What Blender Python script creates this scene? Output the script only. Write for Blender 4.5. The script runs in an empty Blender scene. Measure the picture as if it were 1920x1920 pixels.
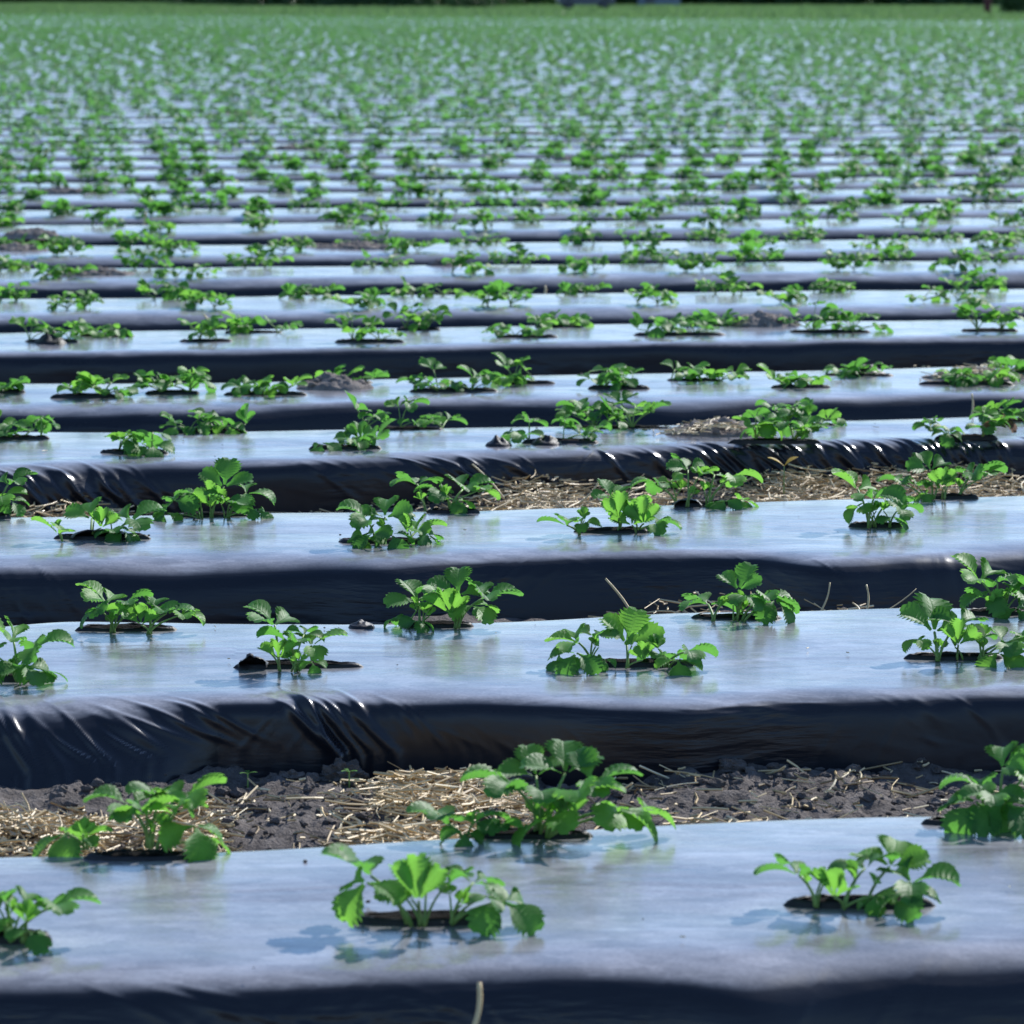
import bpy, math, random
import numpy as np
from mathutils import Vector, Matrix

SC = bpy.context.scene
COL = SC.collection
R = math.radians
rng = np.random.default_rng(7)
random.seed(7)

# ------------------------------------------------------------------ camera geometry
F = 7280.0                       # focal length in pixels of the 1920 px photograph
TOP = 0.11                       # height of the bed tops over the furrow floor
CZ = TOP + 0.87                  # camera height
PITCH = math.atan(968 / F)
cp, sp = math.cos(PITCH), math.sin(PITCH)
TANA = 0.13                      # the beds run slightly away to the right


def ray(px, py):
    u, v = (px - 960) / F, (960 - py) / F
    return np.array([u, cp + v * sp, -sp + v * cp])


def at(px, py, z=TOP):
    """point of the level z that stands at a pixel"""
    d = ray(px, py)
    t = (z - CZ) / d[2]
    return np.array([d[0] * t, d[1] * t, z])


def at_depth(px, py, Y):
    d = ray(px, py)
    t = Y / d[1]
    return np.array([d[0] * t, Y, CZ + d[2] * t])


# ------------------------------------------------------------------ noise
_perm = np.random.default_rng(3).permutation(512)
_grad = np.random.default_rng(4).uniform(0, 2 * math.pi, 512)


def pn(x, y):
    """2-D gradient noise, about -0.7..0.7"""
    x, y = np.broadcast_arrays(np.asarray(x, float), np.asarray(y, float))
    xi, yi = np.floor(x).astype(int), np.floor(y).astype(int)
    xf, yf = x - xi, y - yi

    def g(i, j):
        a = _grad[_perm[(_perm[(xi + i) & 511] + yi + j) & 511]]
        return np.cos(a) * (xf - i) + np.sin(a) * (yf - j)
    u = xf * xf * xf * (xf * (xf * 6 - 15) + 10)
    v = yf * yf * yf * (yf * (yf * 6 - 15) + 10)
    return (g(0, 0) * (1 - u) + g(1, 0) * u) * (1 - v) + (g(0, 1) * (1 - u) + g(1, 1) * u) * v


def fbm(x, y, o=4):
    s, a = 0, 1.0
    for i in range(o):
        s = s + a * pn(x * 2 ** i + 17.3 * i, y * 2 ** i + 9.1 * i)
        a *= 0.5
    return s


def sstep(a, b, x):
    t = np.clip((np.asarray(x, float) - a) / (b - a), 0, 1)
    return t * t * (3 - 2 * t)


# ------------------------------------------------------------------ materials
def new_mat(name):
    m = bpy.data.materials.new(name)
    m.use_nodes = True
    nt = m.node_tree
    b = nt.nodes['Principled BSDF']
    return m, nt, b


def node(nt, typ, **kw):
    n = nt.nodes.new(typ)
    for k, v in kw.items():
        setattr(n, k, v)
    return n


def noise(nt, vec, scale, detail=4, rough=.55, stretch=None):
    if stretch is not None:
        mp = node(nt, 'ShaderNodeMapping')
        mp.inputs['Scale'].default_value = stretch
        nt.links.new(vec, mp.inputs['Vector'])
        vec = mp.outputs[0]
    n = node(nt, 'ShaderNodeTexNoise')
    n.inputs['Scale'].default_value = scale
    n.inputs['Detail'].default_value = detail
    n.inputs['Roughness'].default_value = rough
    nt.links.new(vec, n.inputs['Vector'])
    return n.outputs['Fac']


def ramp(nt, fac, stops):
    r = node(nt, 'ShaderNodeValToRGB')
    el = r.color_ramp.elements
    while len(el) < len(stops):
        el.new(.5)
    for e, (p, c) in zip(el, stops):
        e.position = p
        e.color = (*c, 1) if len(c) == 3 else c
    nt.links.new(fac, r.inputs[0])
    return r.outputs[0]


def maprange(nt, fac, a, b, c, d):
    n = node(nt, 'ShaderNodeMapRange')
    for i, v in enumerate((a, b, c, d)):
        n.inputs[i + 1].default_value = v
    nt.links.new(fac, n.inputs[0])
    return n.outputs[0]


def mixc(nt, fac, a, b):
    n = node(nt, 'ShaderNodeMix', data_type='RGBA')
    if isinstance(fac, float):
        n.inputs[0].default_value = fac
    else:
        nt.links.new(fac, n.inputs[0])
    for i, v in ((6, a), (7, b)):
        if isinstance(v, tuple):
            n.inputs[i].default_value = (*v, 1)
        else:
            nt.links.new(v, n.inputs[i])
    return n.outputs[2]


def math_n(nt, op, a, b=None):
    n = node(nt, 'ShaderNodeMath', operation=op)
    for i, v in enumerate((a, b)):
        if v is None:
            continue
        if isinstance(v, (int, float)):
            n.inputs[i].default_value = v
        else:
            nt.links.new(v, n.inputs[i])
    return n.outputs[0]


def bump(nt, h, strength, dist, prev=None):
    n = node(nt, 'ShaderNodeBump')
    n.inputs['Strength'].default_value = strength
    n.inputs['Distance'].default_value = dist
    nt.links.new(h, n.inputs['Height'])
    if prev is not None:
        nt.links.new(prev, n.inputs['Normal'])
    return n.outputs[0]


def m_plastic():
    m, nt, b = new_mat('black_plastic_film')
    g = node(nt, 'ShaderNodeNewGeometry')
    pos = g.outputs['Position']
    sep = node(nt, 'ShaderNodeSeparateXYZ')
    nt.links.new(g.outputs['True Normal'], sep.inputs[0])
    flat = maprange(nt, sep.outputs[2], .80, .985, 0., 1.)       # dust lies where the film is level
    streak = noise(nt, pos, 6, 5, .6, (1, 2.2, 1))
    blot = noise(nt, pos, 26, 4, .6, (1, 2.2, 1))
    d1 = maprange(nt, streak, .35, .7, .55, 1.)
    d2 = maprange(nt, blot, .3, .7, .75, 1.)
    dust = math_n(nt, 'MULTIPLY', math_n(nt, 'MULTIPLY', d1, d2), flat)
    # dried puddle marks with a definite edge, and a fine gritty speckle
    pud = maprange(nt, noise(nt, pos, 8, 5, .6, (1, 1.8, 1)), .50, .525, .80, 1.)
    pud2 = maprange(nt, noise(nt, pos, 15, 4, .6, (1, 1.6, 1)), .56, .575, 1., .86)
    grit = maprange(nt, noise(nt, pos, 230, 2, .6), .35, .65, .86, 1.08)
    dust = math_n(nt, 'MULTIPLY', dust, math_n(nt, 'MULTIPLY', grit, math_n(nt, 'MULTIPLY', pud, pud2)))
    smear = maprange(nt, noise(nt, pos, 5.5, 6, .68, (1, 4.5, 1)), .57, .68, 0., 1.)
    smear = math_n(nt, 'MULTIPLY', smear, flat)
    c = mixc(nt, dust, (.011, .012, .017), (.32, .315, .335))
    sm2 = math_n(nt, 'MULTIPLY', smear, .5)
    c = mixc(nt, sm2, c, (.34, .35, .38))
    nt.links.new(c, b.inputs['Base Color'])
    rr = maprange(nt, noise(nt, pos, 9, 4, .6, (1, 3, 1)), .3, .7, .15, .25)
    rr = math_n(nt, 'ADD', rr, maprange(nt, sep.outputs[2], .2, .8, .16, 0.))     # the sides are dusty and duller
    nt.links.new(rr, b.inputs['Roughness'])
    b.inputs['IOR'].default_value = 1.43
    n1 = bump(nt, noise(nt, pos, 14, 3, .5, (1, 1.4, 2)), .03, .02)
    n2 = bump(nt, noise(nt, pos, 60, 3, .6, (1, 1.5, 1)), .04, .006, n1)
    # fine creases where the film is pulled over the sides
    side = maprange(nt, sep.outputs[2], .55, .93, 1., 0.)
    w1 = noise(nt, pos, 9, 3, .55, (1, 1, 7))
    w2 = noise(nt, pos, 3.5, 2, .5)
    w3 = math_n(nt, 'MULTIPLY', w1, math_n(nt, 'MULTIPLY', side, maprange(nt, w2, .42, .62, 0., 1.)))
    n3 = bump(nt, w3, .45, .012, n2)
    nt.links.new(n3, b.inputs['Normal'])
    return m


def m_leaf(name, base, base2, trans, tfac=.42):
    m, nt, b = new_mat(name)
    out = nt.nodes['Material Output']
    oi = node(nt, 'ShaderNodeObjectInfo')
    g = node(nt, 'ShaderNodeNewGeometry')
    uv = node(nt, 'ShaderNodeUVMap')
    sx = node(nt, 'ShaderNodeSeparateXYZ')
    nt.links.new(uv.outputs[0], sx.inputs[0])
    # pale midrib and side veins from the leaf's own UV (u across -1..1 as 0..1, v along)
    au = math_n(nt, 'ABSOLUTE', math_n(nt, 'SUBTRACT', math_n(nt, 'MULTIPLY', sx.outputs[0], 2.), 1.))
    mid = maprange(nt, au, 0., .09, 1., 0.)
    ph = math_n(nt, 'SUBTRACT', math_n(nt, 'MULTIPLY', sx.outputs[1], 7.), math_n(nt, 'MULTIPLY', au, 1.6))
    sv = maprange(nt, math_n(nt, 'ABSOLUTE', math_n(nt, 'SUBTRACT', math_n(nt, 'FRACT', ph), .5)), 0., .13, 1., 0.)
    vein = math_n(nt, 'MAXIMUM', mid, math_n(nt, 'MULTIPLY', sv, .55))
    blot = noise(nt, g.outputs['Position'], 45, 3, .6)
    isl = g.outputs['Random Per Island']
    v = math_n(nt, 'ADD', math_n(nt, 'MULTIPLY', oi.outputs['Random'], .45), math_n(nt, 'MULTIPLY', blot, .3))
    v = math_n(nt, 'ADD', v, math_n(nt, 'MULTIPLY', isl, .4))
    c = mixc(nt, v, base, base2)
    c = mixc(nt, math_n(nt, 'MULTIPLY', vein, .35), c, (.16, .30, .09))
    pale = mixc(nt, .35, c, (.15, .26, .12))
    c2 = mixc(nt, g.outputs['Backfacing'], c, pale)
    nt.links.new(c2, b.inputs['Base Color'])
    b.inputs['Roughness'].default_value = .5
    b.inputs['Specular IOR Level'].default_value = .26
    nb = bump(nt, math_n(nt, 'SUBTRACT', 1., vein), .35, .0012)
    nt.links.new(nb, b.inputs['Normal'])
    tr = node(nt, 'ShaderNodeBsdfTranslucent')
    tc = mixc(nt, math_n(nt, 'MULTIPLY', vein, .4), trans, tuple(x * .55 for x in trans))
    nt.links.new(tc, tr.inputs[0])
    ms = node(nt, 'ShaderNodeMixShader')
    ms.inputs[0].default_value = tfac
    nt.links.new(b.outputs[0], ms.inputs[1])
    nt.links.new(tr.outputs[0], ms.inputs[2])
    nt.links.new(ms.outputs[0], out.inputs[0])
    return m


def m_simple(name, stops, scale, rough=.8, bs=.5, bd=.01, spec=.3, coord='pos', stretch=None):
    m, nt, b = new_mat(name)
    g = node(nt, 'ShaderNodeNewGeometry')
    f = noise(nt, g.outputs['Position'], scale, 6, .62, stretch)
    nt.links.new(ramp(nt, f, stops), b.inputs['Base Color'])
    b.inputs['Roughness'].default_value = rough
    b.inputs['Specular IOR Level'].default_value = spec
    nt.links.new(bump(nt, noise(nt, g.outputs['Position'], scale * 4, 5, .65, stretch), bs, bd), b.inputs['Normal'])
    return m


def m_straw():
    m, nt, b = new_mat('dry_straw')
    g = node(nt, 'ShaderNodeNewGeometry')
    c = ramp(nt, g.outputs['Random Per Island'], [(0, (.22, .14, .055)), (.3, (.47, .335, .155)), (.7, (.66, .50, .26)), (1, (.80, .67, .42))])
    nt.links.new(c, b.inputs['Base Color'])
    b.inputs['Roughness'].default_value = .45
    return m


M = dict(
    plastic=m_plastic(),
    leaf=m_leaf('strawberry_leaf', (.030, .115, .028), (.06, .175, .040), (.16, .47, .065), .44),
    young=m_leaf('young_strawberry_leaf', (.05, .18, .03), (.085, .24, .045), (.24, .58, .07), .48),
    far_leaf=m_leaf('far_strawberry_leaf', (.038, .12, .042), (.065, .175, .055), (.17, .44, .10), .45),
    dead=m_simple('withered_leaf', [(.3, (.07, .03, .015)), (.7, (.20, .10, .04))], 80),
    yellow=m_leaf('yellow_leaf', (.30, .22, .03), (.40, .26, .03), (.6, .42, .04)),
    stalk=m_simple('leaf_stalk', [(.3, (.13, .24, .05)), (.7, (.22, .32, .10))], 120, .5, .3, .001),
    soil=m_simple('field_soil', [(.25, (.065, .056, .051)), (.5, (.125, .109, .10)), (.75, (.21, .187, .172))], 30, .92, .9, .012, .15),
    clod=m_simple('soil_clod', [(.25, (.13, .11, .095)), (.5, (.22, .19, .17)), (.75, (.32, .285, .255))], 45, .95, .8, .008, .1),
    hole_shade=m_simple('hole_shade_soil', [(.3, (.006, .005, .005)), (.7, (.016, .013, .011))], 90, .95, .8, .008, .1),  # soil blackened so its colour carries the shade inside the planting holes
    torn=m_simple('torn_film', [(.3, (.009, .009, .011)), (.7, (.022, .022, .026))], 40, .5, .3, .004, .25),
    straw=m_straw(),
    grass=m_simple('grass', [(.3, (.06, .13, .035)), (.55, (.10, .18, .05)), (.75, (.16, .20, .08))], .5, .9, .5, .1, .1),
    blades=m_leaf('grass_blade', (.075, .14, .055), (.12, .18, .08), (.15, .27, .09), .4),
    crown=m_leaf('tree_leaf', (.018, .045, .014), (.03, .065, .02), (.03, .08, .012), .2),
    bark=m_simple('bark', [(.3, (.05, .04, .03)), (.7, (.12, .10, .08))], 8, .9, .8, .03, .1, stretch=(1, 1, .2)),
    carpaint=m_simple('dark_blue_paint', [(.3, (.035, .045, .075)), (.7, (.045, .055, .09))], 3, .3, .02, .001, .5),
    sunlit_hood=m_simple('sunlit_hood_paint', [(.3, (.55, .62, .75)), (.7, (.62, .68, .8))], 3, .35, .05, .002, .5),  # for the car's hood, sunlight put into the paint colour
    glass=m_simple('window_glass', [(.3, (.02, .025, .03)), (.7, (.03, .035, .04))], 3, .08, .01, .001, .6),
    rubber=m_simple('rubber', [(.3, (.015, .015, .015)), (.7, (.03, .03, .03))], 20, .8, .3, .002, .2),
    shed=m_simple('weathered_boards', [(.3, (.16, .19, .25)), (.7, (.21, .25, .32))], 3, .8, .4, .01, .2, stretch=(6, 6, .4)),
    roof=m_simple('grey_roofing', [(.3, (.10, .10, .11)), (.7, (.16, .16, .17))], 3, .8, .4, .02, .2),
    redpaint=m_simple('dark_red_paint', [(.3, (.055, .010, .014)), (.7, (.085, .016, .02))], 5, .55, .3, .004, .3),
)


# ------------------------------------------------------------------ mesh helpers
class MB:
    def __init__(self):
        self.v, self.q, self.t, self.uq, self.ut, self.n = [], [], [], [], [], 0

    def add(self, v, quads=None, tris=None, uv=None):
        v = np.asarray(v, float)
        for lst, ul, f in ((self.q, self.uq, quads), (self.t, self.ut, tris)):
            if f is not None and len(f):
                f = np.asarray(f, int)
                lst.append(f + self.n)
                ul.append(uv[f] if uv is not None else np.full(f.shape + (2,), .3))
        self.v.append(v)
        self.n += len(v)

    def mesh(self, name, mat, smooth=True):
        me = bpy.data.meshes.new(name)
        v = np.concatenate(self.v) if self.v else np.zeros((0, 3))
        q = np.concatenate(self.q) if self.q else np.zeros((0, 4), int)
        t = np.concatenate(self.t) if self.t else np.zeros((0, 3), int)
        uq = np.concatenate(self.uq) if self.uq else np.zeros((0, 4, 2))
        ut = np.concatenate(self.ut) if self.ut else np.zeros((0, 3, 2))
        me.vertices.add(len(v))
        me.vertices.foreach_set('co', v.astype(np.float32).ravel())
        nl = q.size + t.size
        me.loops.add(nl)
        me.loops.foreach_set('vertex_index', np.concatenate([q.ravel(), t.ravel()]).astype(np.int32))
        me.polygons.add(len(q) + len(t))
        ls = np.concatenate([np.arange(len(q)) * 4, q.size + np.arange(len(t)) * 3])
        me.polygons.foreach_set('loop_start', ls.astype(np.int32))
        me.update(calc_edges=True)
        uvl = me.uv_layers.new(name='UVMap')
        uvl.data.foreach_set('uv', np.concatenate([uq.reshape(-1, 2), ut.reshape(-1, 2)]).astype(np.float32).ravel())
        me.polygons.foreach_set('use_smooth', np.full(len(q) + len(t), smooth))
        me.materials.append(mat)
        me.validate()
        return me

    def build(self, name, mat, parent=None, loc=None, smooth=True):
        if loc is not None:
            self.v = [np.concatenate(self.v) - np.asarray(loc)]
        o = bpy.data.objects.new(name, self.mesh(name, mat, smooth))
        COL.objects.link(o)
        if loc is not None:
            o.location = loc
        if parent is not None:
            o.parent = parent
        return o


def tag(o, label=None, cat=None, group=None, kind=None):
    for k, v in (('label', label), ('category', cat), ('group', group), ('kind', kind)):
        if v:
            o[k] = v
    return o


def empty(name, loc, rz=0):
    o = bpy.data.objects.new(name, None)
    o.empty_display_size = .05
    o.location = loc
    o.rotation_euler = (0, 0, rz)
    COL.objects.link(o)
    return o


def grid_faces(nr, nc):
    i = np.arange(nr - 1)[:, None] * nc + np.arange(nc - 1)[None, :]
    i = i.ravel()
    return np.stack([i, i + 1, i + nc + 1, i + nc], 1)


def tube(path, radii, n=6):
    P = np.asarray(path, float)
    k = len(P)
    radii = np.broadcast_to(np.asarray(radii, float), (k,))
    T = np.gradient(P, axis=0)
    T /= np.linalg.norm(T, axis=1)[:, None] + 1e-9
    ref = np.array([0, 0, 1.]) if abs(T[0][2]) < .9 else np.array([1., 0, 0])
    A = np.cross(T, ref)
    A /= np.linalg.norm(A, axis=1)[:, None] + 1e-9
    B = np.cross(T, A)
    th = np.arange(n) * 2 * math.pi / n
    V = P[:, None] + radii[:, None, None] * (np.cos(th)[None, :, None] * A[:, None] + np.sin(th)[None, :, None] * B[:, None])
    V = V.reshape(-1, 3)
    f = []
    for i in range(k - 1):
        for j in range(n):
            a, b_ = i * n + j, i * n + (j + 1) % n
            f.append((a, b_, b_ + n, a + n))
    c0, c1 = len(V), len(V) + 1
    V = np.vstack([V, P[0], P[-1]])
    t = [(c0, (j + 1) % n, j) for j in range(n)] + [(c1, (k - 1) * n + j, (k - 1) * n + (j + 1) % n) for j in range(n)]
    return V, f, t


def box(mb, c, s, rz=0.):
    x, y, z = [d / 2 for d in s]
    v = np.array([(a * x, b * y, e * z) for a in (-1, 1) for b in (-1, 1) for e in (-1, 1)])
    ca, sa = math.cos(rz), math.sin(rz)
    v = np.stack([v[:, 0] * ca - v[:, 1] * sa, v[:, 0] * sa + v[:, 1] * ca, v[:, 2]], 1) + np.asarray(c)
    mb.add(v, [(0, 1, 3, 2), (4, 6, 7, 5), (0, 4, 5, 1), (2, 3, 7, 6), (0, 2, 6, 4), (1, 5, 7, 3)])


# ------------------------------------------------------------------ strawberry leaves
def leaflet(L, W, p0, bend, fold, teeth=7, rs=None, lod=0):
    """one toothed leaflet from the origin along +y, top side +z"""
    rs = rs or random
    if lod == 0:
        n = teeth * 2 + 4
        us = np.array([-1, -.55, 0, .55, 1.])
    elif lod == 1:
        n = 6
        us = np.array([-1, 0, 1.])
    else:
        n = 3
        us = np.array([-1, 0, 1.])
    t = np.linspace(0, 1, n + 1)
    w = np.where(t < .58, .10 + .90 * np.sin(math.pi / 2 * np.clip(t / .58, 0, 1)) ** 1.25,
                 np.sqrt(np.clip(1.03 - ((t - .58) / .42) ** 2, 0, 1)))
    w *= W / 2
    tooth = np.zeros(n + 1)
    if lod == 0:
        k = np.arange(n + 1)
        tooth[4:] = np.where(k[4:] % 2 == 1, 1., -1.)
        tooth[-1] = 1.
    U, T = np.meshgrid(us, t)
    TT = T + .13 * np.abs(U) * (1 - T) * (T > 0)
    edge = (np.abs(U) == 1)
    tt = tooth[:, None] * edge
    TT = TT + tt * .040 + (tt > 0) * .012
    X = U * w[:, None] * (1 + tt * .125)
    ang = p0 - bend * np.clip(TT, 0, 1.1)
    # walk along the bent midrib
    s = np.linspace(0, 1.15, 40)
    a = p0 - bend * s
    yy = np.concatenate([[0], np.cumsum(np.cos(a[:-1]) * (s[1] - s[0]))]) * L
    zz = np.concatenate([[0], np.cumsum(np.sin(a[:-1]) * (s[1] - s[0]))]) * L
    Y = np.interp(TT, s, yy)
    Z = np.interp(TT, s, zz)
    lift = np.abs(U) * w[:, None] * fold - .25 * fold * (U * w[:, None]) ** 2 / (W / 2)
    if lod == 0:
        lift = lift - .04 * W * tooth[:, None] * np.abs(U) * (T > .1) * (1 - .35 * edge)
        ph = rs.uniform(0, 6)
        lift = lift + .035 * W * np.sin(5 * T + ph + 2 * U) * np.abs(U)
    shr = 1 / math.sqrt(1 + (fold * .8) ** 2)
    X = X * shr
    Y = Y - np.sin(ang) * lift * shr
    Z = Z + np.cos(ang) * lift * shr
    V = np.stack([X, Y, Z], -1).reshape(-1, 3)
    uv = np.stack([(U + 1) / 2, np.clip(T, 0, 1)], -1).reshape(-1, 2)
    return V, grid_faces(n + 1, len(us)), uv


def rotz(V, a):
    c, s = math.cos(a), math.sin(a)
    return np.stack([V[:, 0] * c - V[:, 1] * s, V[:, 0] * s + V[:, 1] * c, V[:, 2]], 1)


def frame_mat(az, pitch, roll):
    """leaf frame whose +y points outward (az measured from +x towards +y, degrees)"""
    return np.array(Matrix.Rotation(R(az - 90), 3, 'Z') @ Matrix.Rotation(pitch, 3, 'X') @ Matrix.Rotation(roll, 3, 'Y'))


def trifoliate(mb, N, size, az, kind, rs, lod=0):
    """three leaflets on one leaf node; kind: open, fold, droop, fan"""
    L0 = .0355 * size
    if kind == 'fold':
        pitch, p0, bend, fold, side = R(rs.uniform(45, 70)), R(rs.uniform(0, 15)), R(rs.uniform(-5, 25)), rs.uniform(.9, 1.3), rs.uniform(30, 50)
    elif kind == 'droop':
        pitch, p0, bend, fold, side = R(rs.uniform(-35, -10)), R(rs.uniform(-5, 10)), R(rs.uniform(45, 75)), rs.uniform(.15, .45), rs.uniform(75, 100)
    elif kind == 'fan':
        pitch, p0, bend, fold, side = R(rs.uniform(18, 38)), R(rs.uniform(15, 35)), R(rs.uniform(25, 55)), rs.uniform(.3, .7), rs.uniform(62, 85)
    else:
        pitch, p0, bend, fold, side = R(rs.uniform(-8, 18)), R(rs.uniform(12, 42)), R(rs.uniform(45, 80)), rs.uniform(.25, .75), rs.uniform(72, 100)
    roll = R(rs.uniform(-16, 16))
    RM = frame_mat(az, pitch, roll)
    for j, yaw in enumerate((0, side + rs.uniform(-10, 10), -side + rs.uniform(-10, 10))):
        L = L0 * (1.06 if j == 0 else .96) * rs.uniform(.92, 1.08)
        V, f, uv = leaflet(L, L * rs.uniform(.84, .98), p0 + R(rs.uniform(-10, 10)), bend * rs.uniform(.7, 1.3),
                           fold * rs.uniform(.8, 1.2), rs.choice((5, 6, 6, 7)), rs, lod)
        V = V + np.array([0, .0035 * size, 0])
        tilt = np.array(Matrix.Rotation(R(rs.uniform(-18, 18)), 3, 'Y'))
        V = V @ tilt.T
        V = rotz(V, R(yaw))
        mb.add(V @ RM.T + N, f, uv=uv)


def petiole(mb, root, N, r0, r1, n=6, seg=6):
    root, N = np.asarray(root, float), np.asarray(N, float)
    h = N - root
    c = root + np.array([h[0] * .22, h[1] * .22, h[2] * .62])
    t = np.linspace(0, 1, seg + 1)[:, None]
    P = (1 - t) ** 2 * root + 2 * t * (1 - t) * c + t ** 2 * N
    V, q, tr = tube(P, np.linspace(r0, r1, seg + 1), n)
    mb.add(V, q, tr)


# ------------------------------------------------------------------ the beds
def curve(pts, z=TOP, keep=1.):
    """pixel polyline -> function X -> Y on the level z, straight on outside the frame"""
    P = np.array([at(x, y, z)[:2] for x, y in pts])
    xs, ys = P[:, 0], P[:, 1]
    ln = np.polyval(np.polyfit(xs, ys, 1), xs)
    ys = ln + keep * (ys - ln)
    d = np.gradient(ys, xs)

    def fn(X):
        X = np.asarray(X, float)
        i = np.clip(np.searchsorted(xs, X) - 1, 0, len(xs) - 2)
        x0, x1 = xs[i], xs[i + 1]
        h = x1 - x0
        t = np.clip((X - x0) / h, 0, 1)
        y = ((1 + 2 * t) * (1 - t) ** 2 * ys[i] + t * (1 - t) ** 2 * h * d[i] + t * t * (3 - 2 * t) * ys[i + 1] + t * t * (t - 1) * h * d[i + 1])
        y = y + np.where(X < xs[0], (X - xs[0]) * TANA, 0) + np.where(X > xs[-1], (X - xs[-1]) * TANA, 0)
        return y
    return fn


FRONT = [
    [(0, 1850), (250, 1860), (500, 1868), (750, 1850), (1000, 1840), (1250, 1838), (1400, 1852), (1600, 1818), (1920, 1800)],
    [(0, 1328), (250, 1310), (600, 1306), (960, 1312), (1150, 1332), (1280, 1335), (1450, 1312), (1700, 1300), (1920, 1292)],
    [(0, 1064), (300, 1050), (600, 1048), (720, 1058), (850, 1046), (1000, 1036), (1200, 1030), (1400, 1034), (1550, 1058), (1700, 1048), (1920, 1026)],
    [(0, 884), (180, 872), (400, 867), (600, 864), (800, 855), (1000, 850), (1250, 834), (1500, 826), (1920, 832)],
    [(0, 762), (400, 764), (700, 752), (900, 745), (1080, 747), (1250, 757), (1500, 746), (1920, 735)],
    [(0, 662), (400, 660), (960, 646), (1400, 640), (1920, 632)],
]
BACK = [
    [(0, 1597), (420, 1590), (600, 1580), (780, 1568), (1240, 1535), (1400, 1528), (1920, 1518)],
    [(0, 1168), (120, 1159), (250, 1161), (380, 1165), (900, 1163), (1000, 1160), (1200, 1148), (1500, 1140), (1700, 1133), (1920, 1134)],
    [(0, 965), (480, 958), (900, 955), (1200, 943), (1600, 932), (1920, 925)],
    [(0, 806), (400, 806), (900, 800), (1250, 795), (1500, 788), (1920, 776)],
    [(0, 718), (480, 714), (1000, 702), (1400, 695), (1920, 683)],
    [(0, 623), (900, 610), (1920, 596)],
]
# lower edge of the film where it meets the soil, pixels on the furrow floor
FOOT = {
    1: [(0, 1510), (150, 1510), (350, 1488), (480, 1455), (600, 1430), (720, 1428), (960, 1440), (1150, 1428), (1320, 1438), (1500, 1424), (1700, 1410), (1920, 1400)],
    3: [(0, 915), (150, 924), (300, 915), (600, 915), (960, 917), (1080, 908), (1400, 898), (1600, 890), (1800, 872), (1920, 864)],
    5: [(0, 722), (700, 712), (1000, 705), (1400, 692), (1920, 685)],
}
ORD = ['nearest', 'second', 'third', 'fourth', 'fifth', 'sixth', 'seventh', 'eighth', 'ninth', 'tenth', 'eleventh', 'twelfth',
       'thirteenth', 'fourteenth', 'fifteenth', 'sixteenth', 'seventeenth', 'eighteenth', 'nineteenth', 'twentieth']

beds = []        # (front fn, back fn)
for k in range(6):
    beds.append((curve(FRONT[k], TOP, .5), curve(BACK[k], TOP, .85)))
y0 = float(beds[5][0](0.))
NB = 152
for k in range(6, NB):
    y0 += 1.09 if k % 2 == 0 else 1.30
    wob = rng.uniform(0, 99)

    def mk(y0=y0, wob=wob, w=rng.uniform(.56, .63)):
        return (lambda X: y0 + TANA * np.asarray(X, float) + .035 * pn(np.asarray(X, float) * .9, wob) + .02 * pn(np.asarray(X, float) * 2.6, wob + 2),
                lambda X: y0 + w + TANA * np.asarray(X, float) + .03 * pn(np.asarray(X, float) * .8, wob + 5))
    beds.append(mk())


def field_end(X):
    return 160 - 1.2 * X


# folds pressed into the front of the film: (px of the middle, width m, direction, wavelength, height, from arc, to arc)
FOLDS = {
    0: [],
    1: [(628, .014, .85, 2, .026, -.02, .13), (22, .02, .9, 2, .024, .04, .16), (640, .045, .80, 6, .0085, -.02, .15), (50, .12, .85, 9, .0085, -.03, .22), (290, .10, .45, 8, .0065, -.03, .12), (1420, .10, .06, 8, .0026, -.03, .06),
        (730, .05, .95, 4, .003, -.02, .09), (500, .06, .7, 5, .004, .08, .18), (1730, .08, .6, 5, .002, -.03, .05), (10, .05, .35, 5, .005, .10, .2)],
    2: [(480, .06, .04, 7, .0026, .03, .13), (40, .05, .05, 6, .003, .04, .14), (1800, .05, 1.5, 7, .0013, -.02, .09), (1230, .08, .05, 5, .0016, .05, .14)],
    3: [(190, .13, .80, 15, 0.0118, -.03, .16), (100, .09, .7, 7, 0.0095, -.03, .14), (860, .14, .55, 10, 0.0085, -.03, .1), (1000, .10, .75, 7, 0.0076, -.02, .14), (1300, .20, .75, 14, 0.0123, -.04, .13),
        (1600, .17, .8, 16, 0.0142, -.04, .13), (1820, .15, 1.0, 12, 0.0114, -.04, .10)],
    4: [(300, .2, .03, 8, .003, .0, .12), (150, .2, .05, 8, .003, .0, .12)],
    5: [(1000, .2, .12, 8, .004, .0, .14), (300, .2, .1, 5, .003, .0, .12)],
}


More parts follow.
